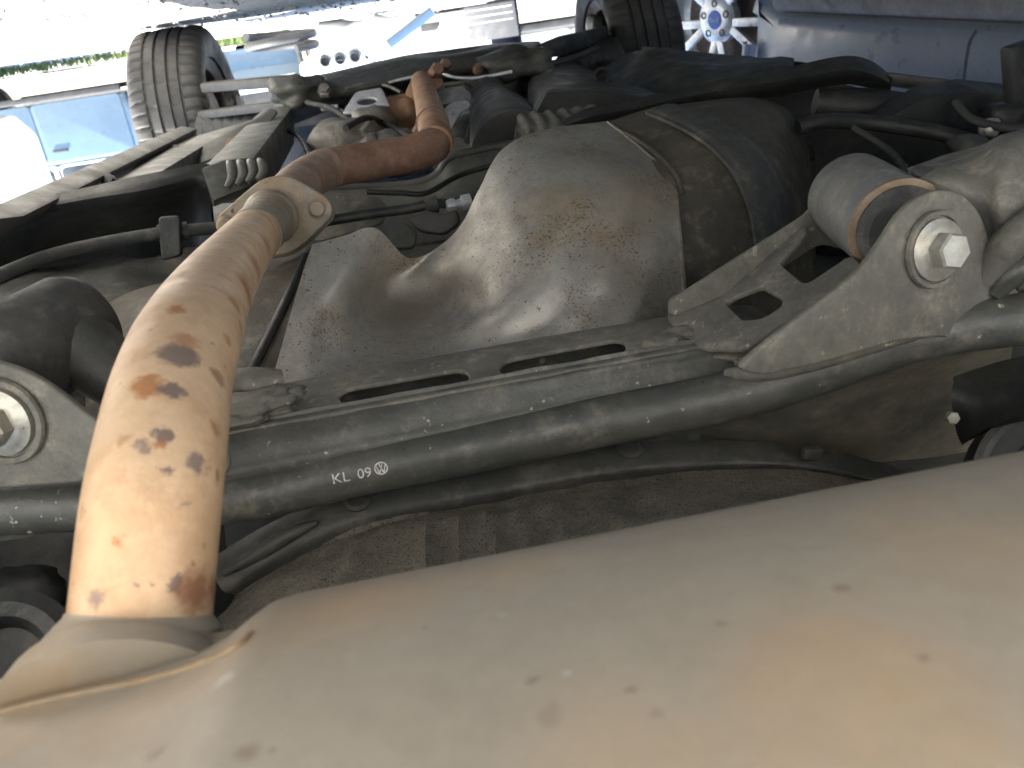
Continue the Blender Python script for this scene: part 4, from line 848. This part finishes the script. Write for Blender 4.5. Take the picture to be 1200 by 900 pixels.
# weeds along the edge of the yard
def weeds():
    v, f = [], []
    for k in range(1500):
        px = random.choice((random.uniform(-40,155), random.uniform(255,345))); Y = random.uniform(5.2,6.4) if px < 200 else random.uniform(6,7)
        p = WP(px, 60, Y); x, y = p.x, p.y; a = random.random()*6.28; h = random.uniform(.015,.05); w_ = .006
        o = len(v); lx, ly = random.uniform(-.5,.5)*h, random.uniform(-.5,.5)*h
        v += [(x-w_*math.cos(a),y-w_*math.sin(a),-.02),(x+w_*math.cos(a),y+w_*math.sin(a),-.02),(x+lx*.5+w_*.7*math.cos(a),y+ly*.5+w_*.7*math.sin(a),h*.6),(x+lx,y+ly,h)]
        f += [(o,o+1,o+2),(o,o+2,o+3)]
    g = link('weeds', mesh('weeds', v, f, 0), mat('weed_leaf', (.07,.11,.03), (.11,.13,.04), 4, rough=.7, bump=0)); tag(g, 'low green weeds along the far edge of the gravel', 'weeds', kind='stuff')
weeds()

# the blue car parked alongside on the right: sill, doors, arch and alloy wheel
XS_ = 1.18
q1, q2 = PX(905,20,XS_), PX(1200,38,XS_)
d1 = Vector((-q1.x,q1.y,H-q1.z)); d2 = Vector((-q2.x,q2.y,H-q2.z))           # bottom edge of the doors, in the world
lx = (d1-d2).normalized(); ly = Vector((-1,0,0)); lz = lx.cross(ly); lz = -lz if lz.z < 0 else lz; ly = lz.cross(lx)
side = bpy.data.objects.new('parked_car', None); COL.objects.link(side)
side.matrix_world = Matrix((lx, ly, lz)).transposed().to_4x4(); side.matrix_world.translation = d2
MW = Matrix((lx, ly, lz)).transposed().to_4x4(); MW.translation = d2; side.matrix_world = MW
tag(side, 'scratched dark blue car alongside on the right with silver alloy wheel', 'car')
navy = mat('scratched_blue_paint', (.20,.235,.285), (.235,.265,.31), 6, rough=.36, bump=.05, specks=(.34,.38,.44), spscale=60, splo=.76, spec=.5, mott=.15)
grey_s = mat('dusty_sill', (.15,.145,.135), (.19,.18,.165), 12, rough=.7, bump=.3, bscale=90, dust=(.10,.095,.09), dscale=9)
Ld = (d1-d2).length
wq = PX(815,26,XS_-.03); wv = MW.inverted() @ Vector((-wq.x,wq.y,H-wq.z)); wx, wz = wv.x, wv.z
RW = .335
Yn = Vector((0,1,0)); S2 = lambda x, z, y: Vector((x,y,z))
# side wall of the body with the wheel arch cut out, curving in towards the sill
arc2 = [(wx+ (RW+.055)*math.cos(R(a)), wz+(RW+.055)*math.sin(R(a))) for a in range(195,-16,-15)]
bo = [(-2.2,-.02),(Ld+.02,-.02)] + arc2 + [(wx+.95,-.02),(wx+1.0,.35),(wx+.2,.62),(Ld-.3,.74),(-2.0,.76),(-2.25,.5)]
link('body', plate3([S2(a,b,.80+.02) for a,b in bo], [], Yn, 1.58, .06, .03), navy, side)
gh = [(-1.9,.72),(-1.5,1.2),(-.9,1.25),(.4,1.22),(Ld+.1,.72)]
link('roof', plate3([S2(a,b,.82) for a,b in gh], [], Yn, 1.3, .06, .08), navy, side)
link('window', plate3([S2(a,b,.165) for a,b in ((-1.3,.80),(-1.2,1.15),(-.1,1.17),(-.1,.80))], [], Yn, .012, .003, .05), glass_m, side)
link('window', plate3([S2(a,b,.165) for a,b in ((-.02,.80),(-.02,1.17),(.35,1.15),(Ld-.15,.80))], [], Yn, .012, .003, .05), glass_m, side)
sq = PX(1130,36,XS_); sx_ = (MW.inverted() @ Vector((-sq.x,sq.y,H-sq.z))).x
def door(x0, x1):
    rows = []
    for z, y in ((.006,.028),(.03,.012),(.10,.002),(.25,-.006),(.42,-.004),(.60,.006),(.72,.018)):
        lean = -.10*z
        rows.append([S2(x0+lean+(x1-x0)*t, z, y) for t in (0,.04,.3,.7,.96,1)])
    return patch(rows, 4, 4, .012, away=Vector((0,-1,0))*-1)
d_a = link('door', door(sx_+.006, Ld), navy, side); d_b = link('door', door(-1.9, sx_-.006), navy, side)
link('sill', patch([[S2(x,z,y) for x in (-2.1,-1,0,Ld*.6,Ld-.02,Ld+.03)] for z, y in ((-.008,.040),(-.02,.020),(-.05,.012),(-.085,.02),(-.10,.06),(-.10,.12))], 4, 4, .01, away=Vector((0,1,0))), grey_s, side)
fe = [[S2(wx+(RW+.05+dr_)*math.cos(R(a)), wz+(RW+.05+dr_)*math.sin(R(a)), y) for a in (8,30,60,90,120,150,172)] for dr_, y in ((.0,.012),(.012,-.004),(.035,-.008),(.06,.0),(.07,.02))]
link('arch_lip', patch(fe, 5, 3, .006, away=Vector((0,1,0))), navy, side)
for x in (-.9,-.55,-.1,.25,.62): link('sill_clip', lump((x,.03,-.105), .03,.02,.008, int(x*10), .4, 2), trim_m, side)
e, rim, rr_, h_ = wheel(side, Vector((wx,.10,wz)), RW, .2, (-math.sin(R(28)),-math.cos(R(28)),0), alloy=True, rimk=.74, label='silver ten spoke alloy wheel with blue centre cap')
hub = link('hub', lathe((0,0,h_*.55), (0,0,1), [(.02,-.02),(.085,-.02),(.085,.012),(.07,.022),(.036,.024),(.01,.02)], 48), alloy_m, e)
for k in range(5):
    for sg in (-1, 1):
        a = 2*math.pi*k/5; da = sg*.20; a0, a1 = a+sg*.10, a+da*1.25
        p0 = Vector((math.cos(a0)*.06, math.sin(a0)*.06, h_*.60)); p1 = Vector((math.cos(a1)*rr_*.93, math.sin(a1)*rr_*.93, h_*.66))
        link('spoke', bar(p0, p1, .030, .022, bev=.005), alloy_m, e)
    a = 2*math.pi*(k+.5)/5
    link('lug_nut', lathe((math.cos(a)*.056, math.sin(a)*.056, h_*.55+.012), (0,0,1), [(.014,-.004),(.0145,.012),(.009,.013),(.0085,.006),(.001,.006)], 6), trim_m, e)
link('brake_disc', lathe((0,0,0), (0,0,1), [(.03,.02),(.07,.02),(.07,.01),(rr_*.75,.01),(rr_*.75,-.01),(.05,-.01)], 44), steelrim_m, e)
cap = link('centre_cap', lathe((0,0,h_*.55+.020), (0,0,1), [(.034,-.006),(.035,.002),(.031,.006),(.001,.007)], 40), pmat('cap_blue', (.02,.09,.38)), e)
tm_ = text_mesh('Ford'); xs = [v.co.x for v in tm_.vertices]; ys = [v.co.y for v in tm_.vertices]
for v in tm_.vertices: v.co = Vector(((v.co.y-sum((min(ys),max(ys)))/2)*.022*-1, (v.co.x-sum((min(xs),max(xs)))/2)*.022*-1*-1, h_*.55+.0278))
link('letters', tm_, write_m, e)
